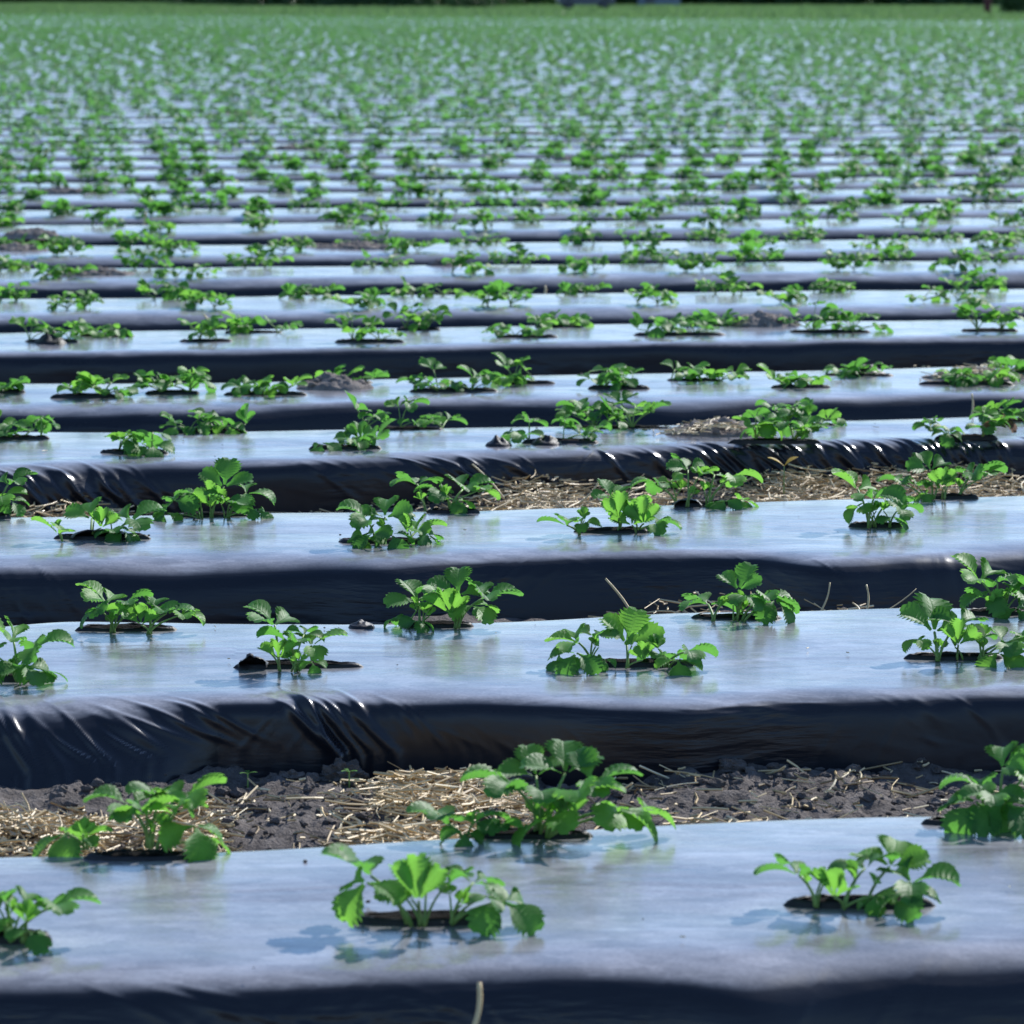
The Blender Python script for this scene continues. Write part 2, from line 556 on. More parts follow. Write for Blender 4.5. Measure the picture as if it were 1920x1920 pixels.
def build_bed(k):
    fr, bk = beds[k]
    Yc = float(fr(0.))
    half = .135 * Yc + (1.3 if k < 10 else 2.0 + .02 * Yc)
    x0, x1 = -half, half
    xe = (160 - Yc) / 1.33
    x1 = min(x1, xe)
    if x1 - x0 < 1:
        return None
    if k < 4:
        dx, ncs = (.0032, .0023, .0042, .0030)[k], (66, 32, 64, 10, 8)
    elif k < 8:
        dx, ncs = .012, (20, 10, 26, 6, 6)
    elif k < 18:
        dx, ncs = .035, (8, 6, 10, 4, 3)
    elif k < 50:
        dx, ncs = .12, (3, 4, 4, 3, 2)
    else:
        dx, ncs = .4, (2, 3, 3, 2, 2)
    nx = max(4, int((x1 - x0) / dx))
    X = np.linspace(x0, x1, nx)
    yf, yb = fr(X) + (.066 if k == 0 else .028 if k < 6 else .012), bk(X)
    if k in FOOT:
        foot = curve(FOOT[k], .0, .9)(X)
        foot = np.minimum(foot, yf - .02)
    else:
        foot = yf - .050 - .016 * pn(X * 1.7, k * 3.1)
    # cross-section: a cushion-like superellipse in front, level top, rounded back
    ns = 8.5 if k < 3 else (6.5 if k < 6 else 4.0)
    nn = np.maximum(2.4, ns * (1 + .75 * pn(X * 1.5, k * 7.7 + 3) + .3 * pn(X * 4.5, k * 2.3)))
    frac = .5 ** (1 / nn)
    a_ = .13 + .16 * np.tanh(np.maximum((yf - foot) / (1 - frac) - .13, 0) / .16)
    ymax = yf + frac * a_
    extra = (ymax - a_) - foot
    cols = []
    nF = ncs[0] + ncs[1]
    for s in np.linspace(0, 1, max(1, nF // 14), endpoint=False):
        cols.append((foot, -.05 + .05 * s + 0 * X))
    nB = len(cols)
    for s in np.linspace(0, 1, nF, endpoint=False):
        t_ = math.pi / 2 * s ** 1.45 / (s ** 1.45 + (1 - s) ** 1.45)
        x_ = a_ * max(0, math.cos(t_)) ** (2 / nn)
        z_ = TOP * max(0, math.sin(t_)) ** (2 / nn)
        cols.append((ymax - x_ - extra * (1 - z_ / TOP) ** .8, z_))
    yA, yB = ymax, np.maximum(yb - .035, ymax + .05)
    for s in np.linspace(0, 1, ncs[2], endpoint=False):
        y = yA + (yB - yA) * s
        z = TOP + .003 * math.sin(math.pi * s) + 0 * X
        cols.append((y, z))
    for s in np.linspace(0, 1, ncs[3], endpoint=False):
        c = (1 - s) ** 2, 2 * s * (1 - s), s * s
        y = c[0] * yB + c[1] * yb + c[2] * (yb + .012)
        z = c[0] * TOP + c[1] * TOP + c[2] * (TOP - .03) + 0 * X
        cols.append((y, z))
    for s in np.linspace(0, 1, ncs[4]):
        y = yb + .012 + .07 * s
        z = TOP - .03 + (-.05 - TOP + .03) * s + 0 * X
        cols.append((y, z))
    Yg = np.stack([c[0] for c in cols])
    Zg = np.stack([np.broadcast_to(c[1], X.shape) for c in cols])
    Xg = np.broadcast_to(X, Yg.shape).copy()
    nf = ncs[0] + ncs[1]
    if k < 18:
        nr = Yg.shape[0]
        mid = nx // 2
        seg = np.hypot(np.diff(Yg[:, mid]), np.diff(Zg[:, mid]))
        S = np.concatenate([[0], np.cumsum(seg)])
        S = S - S[int(np.argmin(np.abs(Zg[:nB + nF, mid] - TOP * frac[mid])))]                            # arc length from the front break, + towards the back
        A = S[:, None]
        Ty, Tz = np.gradient(Yg, axis=0), np.gradient(Zg, axis=0)
        ln = np.hypot(Ty, Tz) + 1e-9
        Ny, Nz = -Tz / ln, Ty / ln
        top = sstep(.0, .06, A)
        front = 1 - sstep(-.03, .03, A)
        d = top * (.0034 * pn(Xg * 2.2 + 5 * k, A * 4) + .0007 * pn(Xg * 6 + k, A * 10 + 3))
        d = d + front * .0045 * pn(Xg * 1.4 + 3 * k, A * 11 + 20)
        d = d + front * (.008 * pn(Xg * 2.0 + 9 * k, A * 2.5 + 7) + .0026 * pn(Xg * 6 + 2 * k, A * 12) + .0007 * pn(Xg * 18 - k, A * 26))
        brk = np.exp(-(A / .03) ** 2)
        d = d + brk * (.0035 * pn(Xg * 4 + 4 * k, A * 9 + 1) + .0016 * pn(Xg * 12 + k, A * 14))
        if k < 6:
            # faint long creases along the pull of the film
            cr = pn(Xg * 2.0 + 31 + k, A * 60) * sstep(.0, .35, pn(Xg * 1.3 + 3 * k, A * 5 + 60))
            d = d + front * .0009 * cr + top * .0004 * cr
            fr_rng = random.Random(50 + k)
            AUTO = [(fr_rng.uniform(0, 1920), .10, fr_rng.choice((.05, .1, .4, .7, .9, 2.6, 2.2)), fr_rng.randint(3, 6), fr_rng.uniform(.0008, .0022), fr_rng.uniform(-.03, .03), fr_rng.uniform(.07, .15))
                    for q in range(12)]
            for (px, wd, phi, nl, h, a0, a1) in FOLDS.get(k, []) + AUTO:
                xc = at_depth(px, 1000, float(fr(at(px, FRONT[k][0][1])[0])))[0]
                for q in range(int(nl * 1.5)):
                    # one crease: a narrow crest that runs down the film and fades at both ends
                    ph = phi + fr_rng.uniform(-.16, .16)
                    xm = xc + fr_rng.gauss(0, .55) * wd
                    am = fr_rng.uniform(a0, a1) * .35 + (a0 + a1) / 2 * .65
                    ln = (a1 - a0) * fr_rng.uniform(.45, .8)
                    wid = fr_rng.uniform(.0028, .0062)
                    hh = h * fr_rng.uniform(.16, .55)
                    wx, wa = Xg - xm, -A - am
                    along = wx * math.cos(ph) + wa * math.sin(ph)
                    across = -wx * math.sin(ph) + wa * math.cos(ph)
                    across = across + along * along * fr_rng.uniform(-1.2, 1.2) + .0025 * pn(along * 14 + px + q, along * 0)
                    g = np.exp(-(across / wid) ** 2) - .18 * np.exp(-((across - 2.2 * wid) / (1.6 * wid)) ** 2)
                    d = d + hh * g * np.exp(-np.abs(along / (ln * .62)) ** 2.6)
        Yg = Yg + d * Ny
        Zg = Zg + d * Nz
    V = np.stack([Xg, Yg, Zg], -1).reshape(-1, 3)
    # cross rows are the first index: faces ordered so that normals point outwards
    f = grid_faces(Yg.shape[0], nx)
    mb = MB()
    mb.add(V, f)
    loc = (0., Yc + .3, 0.)
    o = mb.build('mulch_bed', M['plastic'], loc=loc)
    look = {
        0: 'nearest black plastic covered bed, cut off by the lower edge of the picture',
        1: 'second black plastic bed with glinting diagonal folds above straw and soil',
        2: 'third black plastic bed with an even dark front, behind the second bed',
        3: 'fourth black plastic bed whose sagging front shines with many wrinkles',
        4: 'fifth black plastic bed from the front with low streaked dark side',
        5: 'sixth black plastic bed from the front with tall dark unbroken side',
    }
    if k < 20:
        lab = look.get(k, f'{ORD[k]} black plastic covered bed counted from the front of the field')
        tag(o, lab, 'mulch bed', 'black plastic beds across the field')
    else:
        tag(o, 'distant blurred black plastic bed with green plants towards the back of the field', 'mulch bed', 'distant plastic beds')
    return o


bed_obj = [build_bed(k) for k in range(NB)]


def bed_z(k, x, y):
    """height of the bed's skin over a point"""
    return TOP + .004


# ------------------------------------------------------------------ holes in the film
def hole(k, x, y, wx, wy, seed, flap=None):
    rs = random.Random(seed)
    n = 36
    th = np.arange(n) * 2 * math.pi / n
    rad = 1 + .16 * pn(np.cos(th) * 1.6 + seed, np.sin(th) * 1.6) + .10 * pn(np.cos(th) * 5 + seed, np.sin(th) * 5)
    cx, cy = np.cos(th) * rad * wx, np.sin(th) * rad * wy
    z0 = TOP + .0055
    loc = Vector((x, y, z0))
    b = bed_obj[k]
    mb = MB()
    rings = [(1.0, .001), (.8, -.0008), (.45, .002), (.0, .003)]
    V = []
    for s, z in rings:
        V.append(np.stack([cx * s, cy * s, z + .0022 * pn(cx * s * 90 + seed, cy * s * 90)], 1))
    V = np.concatenate(V)
    f = []
    for i in range(len(rings) - 1):
        for j in range(n):
            f.append((i * n + j, i * n + (j + 1) % n, (i + 1) * n + (j + 1) % n, (i + 1) * n + j))
    mb.add(V, f)
    o = mb.build('planting_hole', M['hole_shade'], b)  # shallow patch, the dark of the void is painted in its colour
    o.location = loc - b.location
    # the slit's own torn lip of film
    lip = MB()
    jag = .32 * np.clip(.0045 + .006 * pn(np.cos(th) * 3 + seed * 2, np.sin(th) * 3) + .004 * pn(np.cos(th) * 9, np.sin(th) * 9 + seed), .001, .02)
    back = .5 + .5 * np.sin(th)
    jag = jag * (.35 + 1.3 * back)
    prof = [(1.16, -.0075), (1.08, -.002), (1.02, .5), (.97, 1.), (.90, .55)]
    V = []
    for s, z in prof:
        zz = z + 0 * th if abs(z) < .02 else z * jag
        V.append(np.stack([cx * s, cy * s, zz], 1))
    V = np.concatenate(V)
    f = []
    for i in range(len(prof) - 1):
        for j in range(n):
            f.append((i * n + j, i * n + (j + 1) % n, (i + 1) * n + (j + 1) % n, (i + 1) * n + j))
    lip.add(V, f)
    lip.build('torn_lip', M['torn'], o)
    if flap:
        fx, fw, fh = flap
        m = MB()
        nn, kk = 14, 7
        U, T = np.meshgrid(np.linspace(-1, 1, nn), np.linspace(0, 1, kk))
        env = np.sqrt(np.clip(1 - np.abs(U) ** 2.2, 0, 1))
        Xf = fx + U * fw * (1 - .2 * T) + .006 * pn(U * 3 + seed, T * 3)
        Zf = fh * env * np.sin(T * 1.9) * (1 + .5 * pn(U * 2.5 + seed, T * 2)) - .002
        Yf = wy * .5 - .03 * T + .012 * pn(U * 2 + seed, T * 2 + 4)
        m.add(np.stack([Xf, Yf, Zf], -1).reshape(-1, 3), grid_faces(kk, nn))
        m.build('loose_flap', M['torn'], o)
    return o


# ------------------------------------------------------------------ the plants close to the camera, leaf by leaf
# (bed, label, hole (px,py,half width px) , flap, roots [(px,py)], leaves [(px,py,size,azimuth,kind,root index)])
O_, F_, D_, N_ = 'open', 'fold', 'droop', 'fan'
NEAR = [
    (0, 'strawberry plant cut by the left edge on the nearest bed, in its front row', (20, 1762, 85), None, [(20, 1765), (45, 1768)],
     [(10, 1690, 1.0, 170, O_, 0), (45, 1702, .8, 80, O_, 0), (98, 1700, 1.05, 0, O_, 0), (55, 1745, .7, 300, D_, 1), (0, 1725, .8, 200, D_, 0), (-40, 1700, 1, 180, O_, 0)]),
    (0, 'sprawling strawberry plant in front with one leaf hanging left on a long stalk', (790, 1728, 150), None, [(768, 1735), (790, 1737), (850, 1732)],
     [(695, 1642, 1.35, 175, N_, 0), (688, 1655, 1.1, 235, D_, 0), (785, 1690, 1.15, 270, F_, 1), (745, 1668, .7, 120, O_, 1), (838, 1660, .85, 60, O_, 1), (888, 1655, 1.05, 40, O_, 2), (942, 1690, 1.15, 330, D_, 2), (915, 1680, .6, 300, D_, 2), (800, 1665, .6, 90, F_, 1)]),
    (0, 'strawberry plant with several bright leaves at lower right of the nearest bed', (1605, 1697, 150), None, [(1530, 1700), (1585, 1703), (1625, 1697)],
     [(1497, 1640, 1.1, 190, O_, 0), (1565, 1683, .9, 250, F_, 1), (1622, 1628, 1.05, 120, O_, 1), (1668, 1625, 1.1, 60, N_, 2), (1708, 1655, 1.25, 0, O_, 2), (1692, 1678, 1.0, 290, D_, 2), (1640, 1680, .6, 270, D_, 1), (1545, 1640, .5, 30, O_, 0)]),
    (0, 'strawberry plant in two tufts on the back edge of the nearest bed, over straw', (270, 1590, 150), None, [(160, 1593), (280, 1592), (300, 1594)],
     [(122, 1562, 1.15, 190, D_, 0), (158, 1572, .7, 20, O_, 0), (245, 1512, 1.2, 160, O_, 1), (300, 1500, 1.1, 90, O_, 1), (340, 1505, 1.3, 20, O_, 2), (275, 1528, 1.1, 260, O_, 1), (365, 1548, 1.1, 300, D_, 2), (395, 1578, .7, 0, D_, 2), (330, 1525, .9, 300, O_, 2)]),
    (0, 'largest bushy strawberry plant, on the back edge of the nearest bed', (1000, 1570, 170), None, [(870, 1575), (1010, 1568), (1030, 1570)],
     [(960, 1470, 1.25, 180, O_, 1), (1005, 1455, 1.1, 90, N_, 1), (1060, 1450, 1.25, 80, N_, 2), (1112, 1468, 1.3, 10, O_, 2), (1010, 1490, 1.15, 270, O_, 1), (1088, 1485, 1.3, 280, O_, 2), (1035, 1532, 1.2, 220, D_, 1), (1155, 1515, 1.35, 330, D_, 2), (1205, 1515, 1.0, 0, D_, 2),
      (842, 1545, 1.2, 180, O_, 0), (890, 1540, .95, 40, O_, 0), (870, 1568, .8, 270, D_, 0), (928, 1560, .7, 0, O_, 0), (1060, 1540, .9, 270, F_, 2)]),
    (0, 'dark dense strawberry plant cut by the right edge, on the nearest bed', (1820, 1547, 130), None, [(1845, 1548), (1875, 1548)],
     [(1880, 1440, 1.2, 20, N_, 1), (1838, 1475, 1.1, 170, O_, 0), (1832, 1505, 1.3, 220, D_, 0), (1882, 1505, 1.4, 300, D_, 1), (1918, 1460, 1.2, 0, O_, 1), (1905, 1525, 1.0, 340, D_, 1), (1860, 1490, 1, 270, O_, 0)]),
    (1, 'strawberry plant cut by the left edge in the front row of the second bed', (35, 1272, 70), None, [(30, 1277), (45, 1277)],
     [(25, 1200, 1.25, 170, O_, 0), (68, 1212, 1.15, 0, O_, 1), (20, 1245, 1.0, 230, D_, 0), (48, 1252, 1.1, 290, D_, 1), (88, 1268, .7, 0, D_, 1), (-15, 1225, 1, 180, O_, 0)]),
    (1, 'slender strawberry plant beside a raised black flap on the second bed', (555, 1252, 112), (-.055, .022, .016), [(522, 1259), (550, 1260), (560, 1258)],
     [(515, 1172, 1.25, 150, N_, 0), (545, 1208, 1.15, 190, O_, 1), (585, 1210, 1.15, 10, O_, 2), (570, 1190, .8, 90, O_, 1), (522, 1235, .9, 270, F_, 0), (586, 1247, .6, 300, D_, 2)]),
    (1, 'strawberry plant of three low tufts in the middle of the second bed', (1180, 1248, 130), None, [(1108, 1252), (1174, 1254), (1250, 1251)],
     [(1085, 1205, 1.15, 170, O_, 0), (1112, 1192, 1.0, 70, O_, 0), (1082, 1225, 1.1, 250, D_, 0), (1057, 1242, .7, 200, D_, 0), (1175, 1205, 1.3, 80, N_, 1), (1205, 1238, .65, 290, F_, 1), (1240, 1228, .9, 160, O_, 2), (1282, 1223, 1.1, 10, O_, 2), (1272, 1238, .9, 290, D_, 2), (1135, 1245, .5, 270, D_, 0)]),
    (1, 'strawberry plant with one broad upright fan leaf, right on the second bed', (1790, 1236, 100), None, [(1758, 1240), (1800, 1237), (1840, 1237)],
     [(1752, 1185, 1.55, 95, N_, 0), (1795, 1172, 1.2, 40, O_, 0), (1722, 1200, .7, 200, D_, 0), (1797, 1210, .95, 270, F_, 1), (1835, 1200, .95, 130, O_, 2), (1882, 1205, 1.3, 0, O_, 2), (1872, 1225, 1.1, 300, D_, 2), (1915, 1195, .9, 0, O_, 2)]),
    (1, 'strawberry plant of dark and bright leaves at far left, back of the second bed', (235, 1183, 100), None, [(213, 1186), (280, 1188)],
     [(200, 1130, 1.25, 150, N_, 0), (182, 1140, .9, 200, D_, 0), (232, 1133, 1.05, 20, O_, 0), (247, 1150, .9, 270, O_, 0), (285, 1148, 1.15, 90, O_, 1), (312, 1150, 1.1, 10, O_, 1), (340, 1153, .95, 0, O_, 1), (265, 1172, .85, 230, F_, 1)]),
    (1, 'strawberry plant against a dark bed side, left of the middle, second bed', (820, 1176, 100), None, [(790, 1176), (855, 1178), (765, 1176)],
     [(785, 1128, 1.25, 130, N_, 0), (828, 1118, .95, 150, O_, 1), (860, 1115, 1.25, 80, N_, 1), (905, 1122, 1.3, 10, O_, 1), (845, 1152, 1.2, 250, F_, 1), (885, 1135, 1.1, 320, D_, 1), (740, 1172, .6, 180, D_, 2), (785, 1170, .8, 270, D_, 2), (818, 1128, .7, 60, O_, 0)]),
    (1, 'strawberry plant with three long stalks beside straw behind the second bed', (1380, 1163, 95), None, [(1337, 1167), (1380, 1166), (1395, 1166)],
     [(1328, 1133, 1.35, 100, O_, 0), (1385, 1105, 1.15, 60, N_, 1), (1428, 1122, 1.3, 0, O_, 2), (1452, 1128, 1.15, 330, D_, 2), (1398, 1118, .9, 300, O_, 1), (1394, 1146, .55, 90, F_, 1)]),
    (1, 'strawberry plant at the right edge on the back row of the second bed', (1870, 1152, 90), None, [(1868, 1155), (1885, 1156)],
     [(1838, 1088, 1.35, 150, O_, 0), (1870, 1092, 1.0, 20, O_, 0), (1852, 1122, 1.1, 200, O_, 0), (1892, 1113, 1.3, 20, O_, 1), (1915, 1112, 1.0, 0, O_, 1), (1868, 1140, .7, 270, F_, 0), (1905, 1142, .9, 320, D_, 1)]),
    (2, 'strawberry plant on a raised black flap at left of the third bed', (190, 1010, 82), (0., .055, .014), [(120, 1015), (172, 1008), (212, 1008)],
     [(110, 1000, 1.15, 180, O_, 0), (172, 972, 1.35, 110, N_, 1), (190, 990, .95, 270, F_, 1), (245, 975, 1.45, 20, O_, 2), (230, 996, 1.0, 300, D_, 2), (208, 996, .8, 270, O_, 1)]),
    (2, 'compact strawberry plant with dark leaves at middle left of the third bed', (720, 1018, 95), None, [(708, 1020), (768, 1018)],
     [(690, 978, 1.3, 160, O_, 0), (722, 970, 1.35, 80, N_, 0), (700, 1000, 1.1, 220, D_, 0), (735, 1003, 1.2, 280, D_, 0), (688, 1015, .9, 250, D_, 0), (780, 997, 1.3, 20, O_, 1), (802, 1003, 1.0, 0, D_, 1), (765, 1000, .9, 200, F_, 1)]),
    (2, 'strawberry plant with one tall double leaf in the middle of the third bed', (1150, 999, 80), None, [(1086, 1003), (1160, 998), (1195, 998)],
     [(1063, 985, 1.25, 180, O_, 0), (1092, 982, .8, 10, O_, 0), (1148, 932, 1.05, 140, N_, 1), (1175, 950, 1.2, 20, O_, 1), (1160, 972, 1.1, 270, F_, 1), (1185, 985, 1.1, 250, F_, 2), (1207, 982, 1.1, 290, F_, 2), (1228, 983, 1.15, 0, O_, 2)]),
    (2, 'tall strawberry plant with thin stalks on the third bed, right', (1645, 988, 58), None, [(1632, 990), (1640, 988), (1668, 988)],
     [(1608, 918, 1.35, 130, N_, 0), (1638, 935, 1.35, 330, O_, 0), (1612, 950, .9, 200, D_, 1), (1665, 942, 1.2, 50, O_, 1), (1685, 955, 1.1, 0, O_, 2), (1675, 970, .9, 300, D_, 2)]),
    (2, 'strawberry plant cut by the left edge on the back of the third bed', (0, 962, 45), None, [(0, 966)],
     [(15, 908, 1.3, 20, O_, 0), (2, 932, 1.3, 270, O_, 0), (-25, 920, 1.2, 180, O_, 0), (20, 940, .9, 330, D_, 0)]),
    (2, 'wide strawberry plant with a long leaf bending down left, back of the third bed', (395, 970, 100), None, [(375, 973), (395, 972), (425, 972)],
     [(328, 938, 1.2, 190, D_, 0), (372, 930, 1.1, 140, O_, 0), (420, 912, 1.3, 90, N_, 1), (462, 925, 1.4, 20, O_, 2), (395, 947, 1.05, 230, F_, 1), (430, 947, 1.3, 290, O_, 2), (482, 955, .9, 340, D_, 2), (312, 962, .9, 220, D_, 0)]),
    (2, 'strawberry plant of two leafy stalks by straw, left of the middle, third bed', (850, 957, 72), None, [(800, 960), (845, 957)],
     [(782, 908, 1.45, 120, O_, 0), (828, 922, 1.15, 180, O_, 1), (868, 918, 1.4, 30, O_, 1), (892, 922, 1.1, 0, O_, 1), (855, 938, 1.0, 280, D_, 1)]),
    (2, 'strawberry plant growing over a dirty black flap behind the third bed', (1320, 948, 80), (-.03, .03, .010), [(1266, 942), (1290, 950), (1325, 949)],
     [(1232, 910, 1.2, 180, O_, 0), (1258, 905, .9, 60, O_, 0), (1290, 882, 1.15, 110, N_, 1), (1312, 892, .9, 0, O_, 1), (1340, 890, 1.15, 110, O_, 2), (1372, 895, 1.35, 10, O_, 2), (1362, 940, 1.0, 250, D_, 2), (1392, 943, .9, 0, D_, 2)]),
    (2, 'strawberry plant with many stalks at right on the back of the third bed', (1775, 932, 85), None, [(1730, 935), (1750, 936), (1770, 936), (1800, 932)],
     [(1690, 905, 1.1, 180, O_, 0), (1715, 908, .8, 60, O_, 0), (1745, 882, 1.2, 120, N_, 1), (1768, 895, .9, 0, O_, 1), (1770, 912, 1.0, 270, F_, 2), (1825, 890, 1.45, 20, O_, 3), (1845, 895, 1.0, 0, O_, 3), (1735, 926, .7, 200, D_, 1)]),
]
LIFT = .002


def jitter_root(p, rs):
    return p + np.array([rs.uniform(-.004, .004), rs.uniform(-.006, .006), 0])


PG = 'strawberry plants in the two rows of each bed'


def leaf_part(root, N, size, az, kind, rs, parent, loc, mat):
    mb = MB()
    trifoliate(mb, N, size, az, kind, rs)
    lo = mb.build('leaf', mat, parent)
    lo.location = (0, 0, 0)
    for v in lo.data.vertices:
        pass
    me = lo.data
    me.transform(Matrix.Translation(-Vector(loc)))
    st = MB()
    petiole(st, root, N, .0019 * max(.8, size), .0012 * max(.8, size), 6, 6)
    so = st.build('stalk', M['stalk'], lo)
    so.data.transform(Matrix.Translation(-Vector(loc)))
    return lo


def near_plant(spec, seed):
    k, label, (hx, hy, hw), flap, roots, leaves = spec
    rs = random.Random(seed)
    c = at(hx, hy)
    wx = hw / F * c[1]
    wy = rs.uniform(.011, .017)
    if c[1] > float(beds[k][1](c[0])) - .09:
        wx, wy = wx * .62, .012
    elif not flap:
        wx *= .84
    hole(k, c[0], min(c[1], float(beds[k][1](c[0])) - .03 - 1.3 * wy), wx, wy, seed, flap)
    P = [at(x, y, TOP + LIFT) for x, y in roots]
    base = np.mean(P, axis=0)
    t = empty('strawberry_plant', base)
    tag(t, label, 'strawberry plant', PG)
    for (px, py, size, az, kind, ri) in leaves:
        rt = jitter_root(P[ri], rs)
        dy = .022 * math.sin(R(az)) * size + rs.uniform(-.012, .012)
        N = at_depth(px, py, P[ri][1] + dy)
        N[2] = max(N[2], TOP + .014)
        leaf_part(rt, N, size * .97, az + rs.uniform(-18, 18), kind, rs, t, base, M['young'] if (kind == F_ or rs.random() < .3) else M['leaf'])
    # small new leaves at the crown
    for p in P:
        for q in range(rs.choice((1, 2))):
            N = p + np.array([rs.uniform(-.012, .012), rs.uniform(-.012, .012), rs.uniform(.014, .03)])
            leaf_part(jitter_root(p, rs), N, rs.uniform(.3, .5), rs.uniform(0, 360), F_, rs, t, base, M['young'])
    return t


for i, s in enumerate(NEAR):
    near_plant(s, 100 + i)

# ------------------------------------------------------------------ generated plants
def gen_leaves(rs, hw, h, n):
    """node list of a grown plant with the given half width and height"""
    ncr = rs.choice((2, 2, 3)) if hw > .05 else 1
    crowns = [np.array([(j - (ncr - 1) / 2) * hw * .75 + rs.uniform(-.01, .01), rs.uniform(-.012, .012), 0]) for j in range(ncr)]
    out = []
    for j in range(n):
        c = crowns[j % ncr]
        az = rs.uniform(0, 360)
        u = rs.random() ** .7
        rad = .012 + u * .45 * hw
        z = h * (1 - .55 * u) * rs.uniform(.65, 1.0)
        N = c + np.array([math.cos(R(az)) * rad, math.sin(R(az)) * rad * .8, max(.012, z - .012)])
        kind = rs.choice((O_, O_, O_, N_, D_)) if z > h * .35 else rs.choice((O_, D_, F_))
        out.append((c, N, rs.uniform(.75, 1.2), az, kind))
    return out


# (bed, px, py of the base, half width px, top py, n leaves, label, soil heap)
MID = [
    (3, 250, 848, 72, 790, 8, 'small strawberry plant in front of the wrinkled fourth bed, at left', 0),
    (3, 650, 840, 68, 795, 7, 'strawberry plant with a dried black stalk on the front of the fourth bed', 0),
    (3, 1050, 828, 75, 765, 7, 'strawberry plant beside a small black hump, front of the fourth bed', 0),
    (3, 1455, 828, 80, 760, 10, 'strawberry plant beside spilled soil on the fourth bed', 1),
    (3, 1812, 820, 66, 752, 8, 'strawberry plant with a brown withered leaf on the fourth bed', 0),
    (3, 40, 822, 58, 768, 8, 'strawberry plant near the left edge of the fourth bed', 0),
    (3, 390, 809, 80, 752, 9, 'strawberry plant behind the small one at left on the fourth bed', 0),
    (3, 755, 806, 88, 738, 10, 'broad strawberry plant left of the middle, back row of the fourth bed', 0),
    (3, 1155, 804, 98, 722, 14, 'largest bushy strawberry plant on the back of the fourth bed', 0),
    (3, 1500, 798, 82, 738, 9, 'strawberry plant above spilled soil, back row of the fourth bed', 0),
    (3, 1890, 790, 66, 738, 9, 'strawberry plant at the right edge, back row of the fourth bed', 0),
    (4, 160, 743, 76, 695, 11, 'wide low strawberry plant at left on the fifth bed', 0),
    (4, 500, 739, 80, 700, 8, 'strawberry plant half buried in spilled soil on the fifth bed', 1),
    (4, 850, 732, 76, 672, 11, 'strawberry plant with a high left leaf, front row of the fifth bed', 0),
    (4, 1160, 727, 74, 676, 9, 'drooping strawberry plant right of the middle on the fifth bed', 0),
    (4, 1502, 726, 62, 685, 8, 'small strawberry plant in the front row of the fifth bed, right', 0),
    (4, 1815, 719, 84, 672, 10, 'strawberry plant in spilled soil and straw at right on the fifth bed', 1),
    (4, 12, 735, 36, 705, 6, 'strawberry plant cut by the left edge of the fifth bed', 0),
    (4, 325, 737, 66, 680, 11, 'bushy dark strawberry plant at left in the back row, fifth bed', 0),
    (4, 640, 718, 56, 688, 6, 'small strawberry plant behind spilled soil on the fifth bed', 0),
    (4, 985, 719, 58, 668, 7, 'narrow upright strawberry plant at middle of the fifth bed', 0),
    (4, 1300, 714, 66, 667, 9, 'strawberry plant with a tall pointed leaf, back row of the fifth bed', 0),
    (4, 1610, 705, 64, 675, 7, 'flat strawberry plant before a dark bed side, fifth bed', 0),
    (4, 1912, 698, 50, 672, 7, 'strawberry plant cut by the right edge of the fifth bed', 0),
    (5, 95, 640, 52, 583, 7, 'strawberry plant beside a black flap at left on the sixth bed', 0),
    (5, 390, 640, 62, 582, 7, 'thin strawberry plant with straw among its stalks on the sixth bed', 0),
    (5, 690, 640, 74, 580, 8, 'loose strawberry plant left of the middle, front row of the sixth bed', 0),
    (5, 990, 632, 58, 580, 7, 'small strawberry plant at middle in front row of the sixth bed', 0),
    (5, 1270, 627, 88, 578, 10, 'strawberry plant left of the soil heap on the sixth bed', 0),
    (5, 1560, 622, 88, 556, 16, 'large bushy strawberry plant right of the soil heap on the sixth bed', 1),
    (5, 1855, 620, 58, 553, 12, 'upright strawberry plant near the right edge of the sixth bed', 0),
    (5, 200, 631, 58, 592, 9, 'low wide strawberry plant at left in the sixth bed', 0),
    (5, 475, 624, 62, 577, 9, 'strawberry plant left of the middle in the back row of the sixth bed', 0),
    (5, 785, 618, 48, 556, 10, 'tall bushy strawberry plant in the back row, middle left of the sixth bed', 0),
    (5, 1050, 614, 50, 572, 8, 'strawberry plant at middle of the back row on the sixth bed', 0),
    (5, 1330, 610, 50, 575, 8, 'strawberry plant behind the front row left of the heap, sixth bed', 0),
]


def gen_plant(k, base, hw, h, n, seed, label, group=PG, holes=True):
    rs = random.Random(seed)
    base = np.asarray(base, float)
    if holes:
        wy = rs.uniform(.010, .016)
        hole(k, base[0], min(base[1], float(beds[k][1](base[0])) - .03 - 1.3 * wy), hw * rs.uniform(.7, .95), wy, seed)
    t = empty('strawberry_plant', base)
    tag(t, label, 'strawberry plant', group)
    for (c, N, size, az, kind) in gen_leaves(rs, hw, h, n):
        leaf_part(base + c, base + N, size, az, kind, rs, t, base, M['young'] if rs.random() < .3 else M['leaf'])
    return t


heaps = []
for i, (k, px, py, hw, ty, n, label, heap) in enumerate(MID):
    b = at(px, py, TOP + LIFT)
    hgt = at_depth(px, ty, b[1])[2] - TOP
    t = gen_plant(k, b, hw / F * b[1], hgt * .92, n, 300 + i, label)
    if 'withered' in label:
        mb = MB()
        trifoliate(mb, np.array([.06, -.015, .035]), 1.0, 320, D_, random.Random(5))
        o = mb.build('withered_leaf', M['dead'], t)
        o['label'] = 'curled brown dead leaf'

# plants farther back: a few source plants, copied leaf by leaf
variants = []
for j in range(10):
    rs = random.Random(900 + j)
    variants.append((rs.uniform(.06, .098), rs.uniform(.05, .08), rs.randint(8, 13)))
SRC = [None] * 10


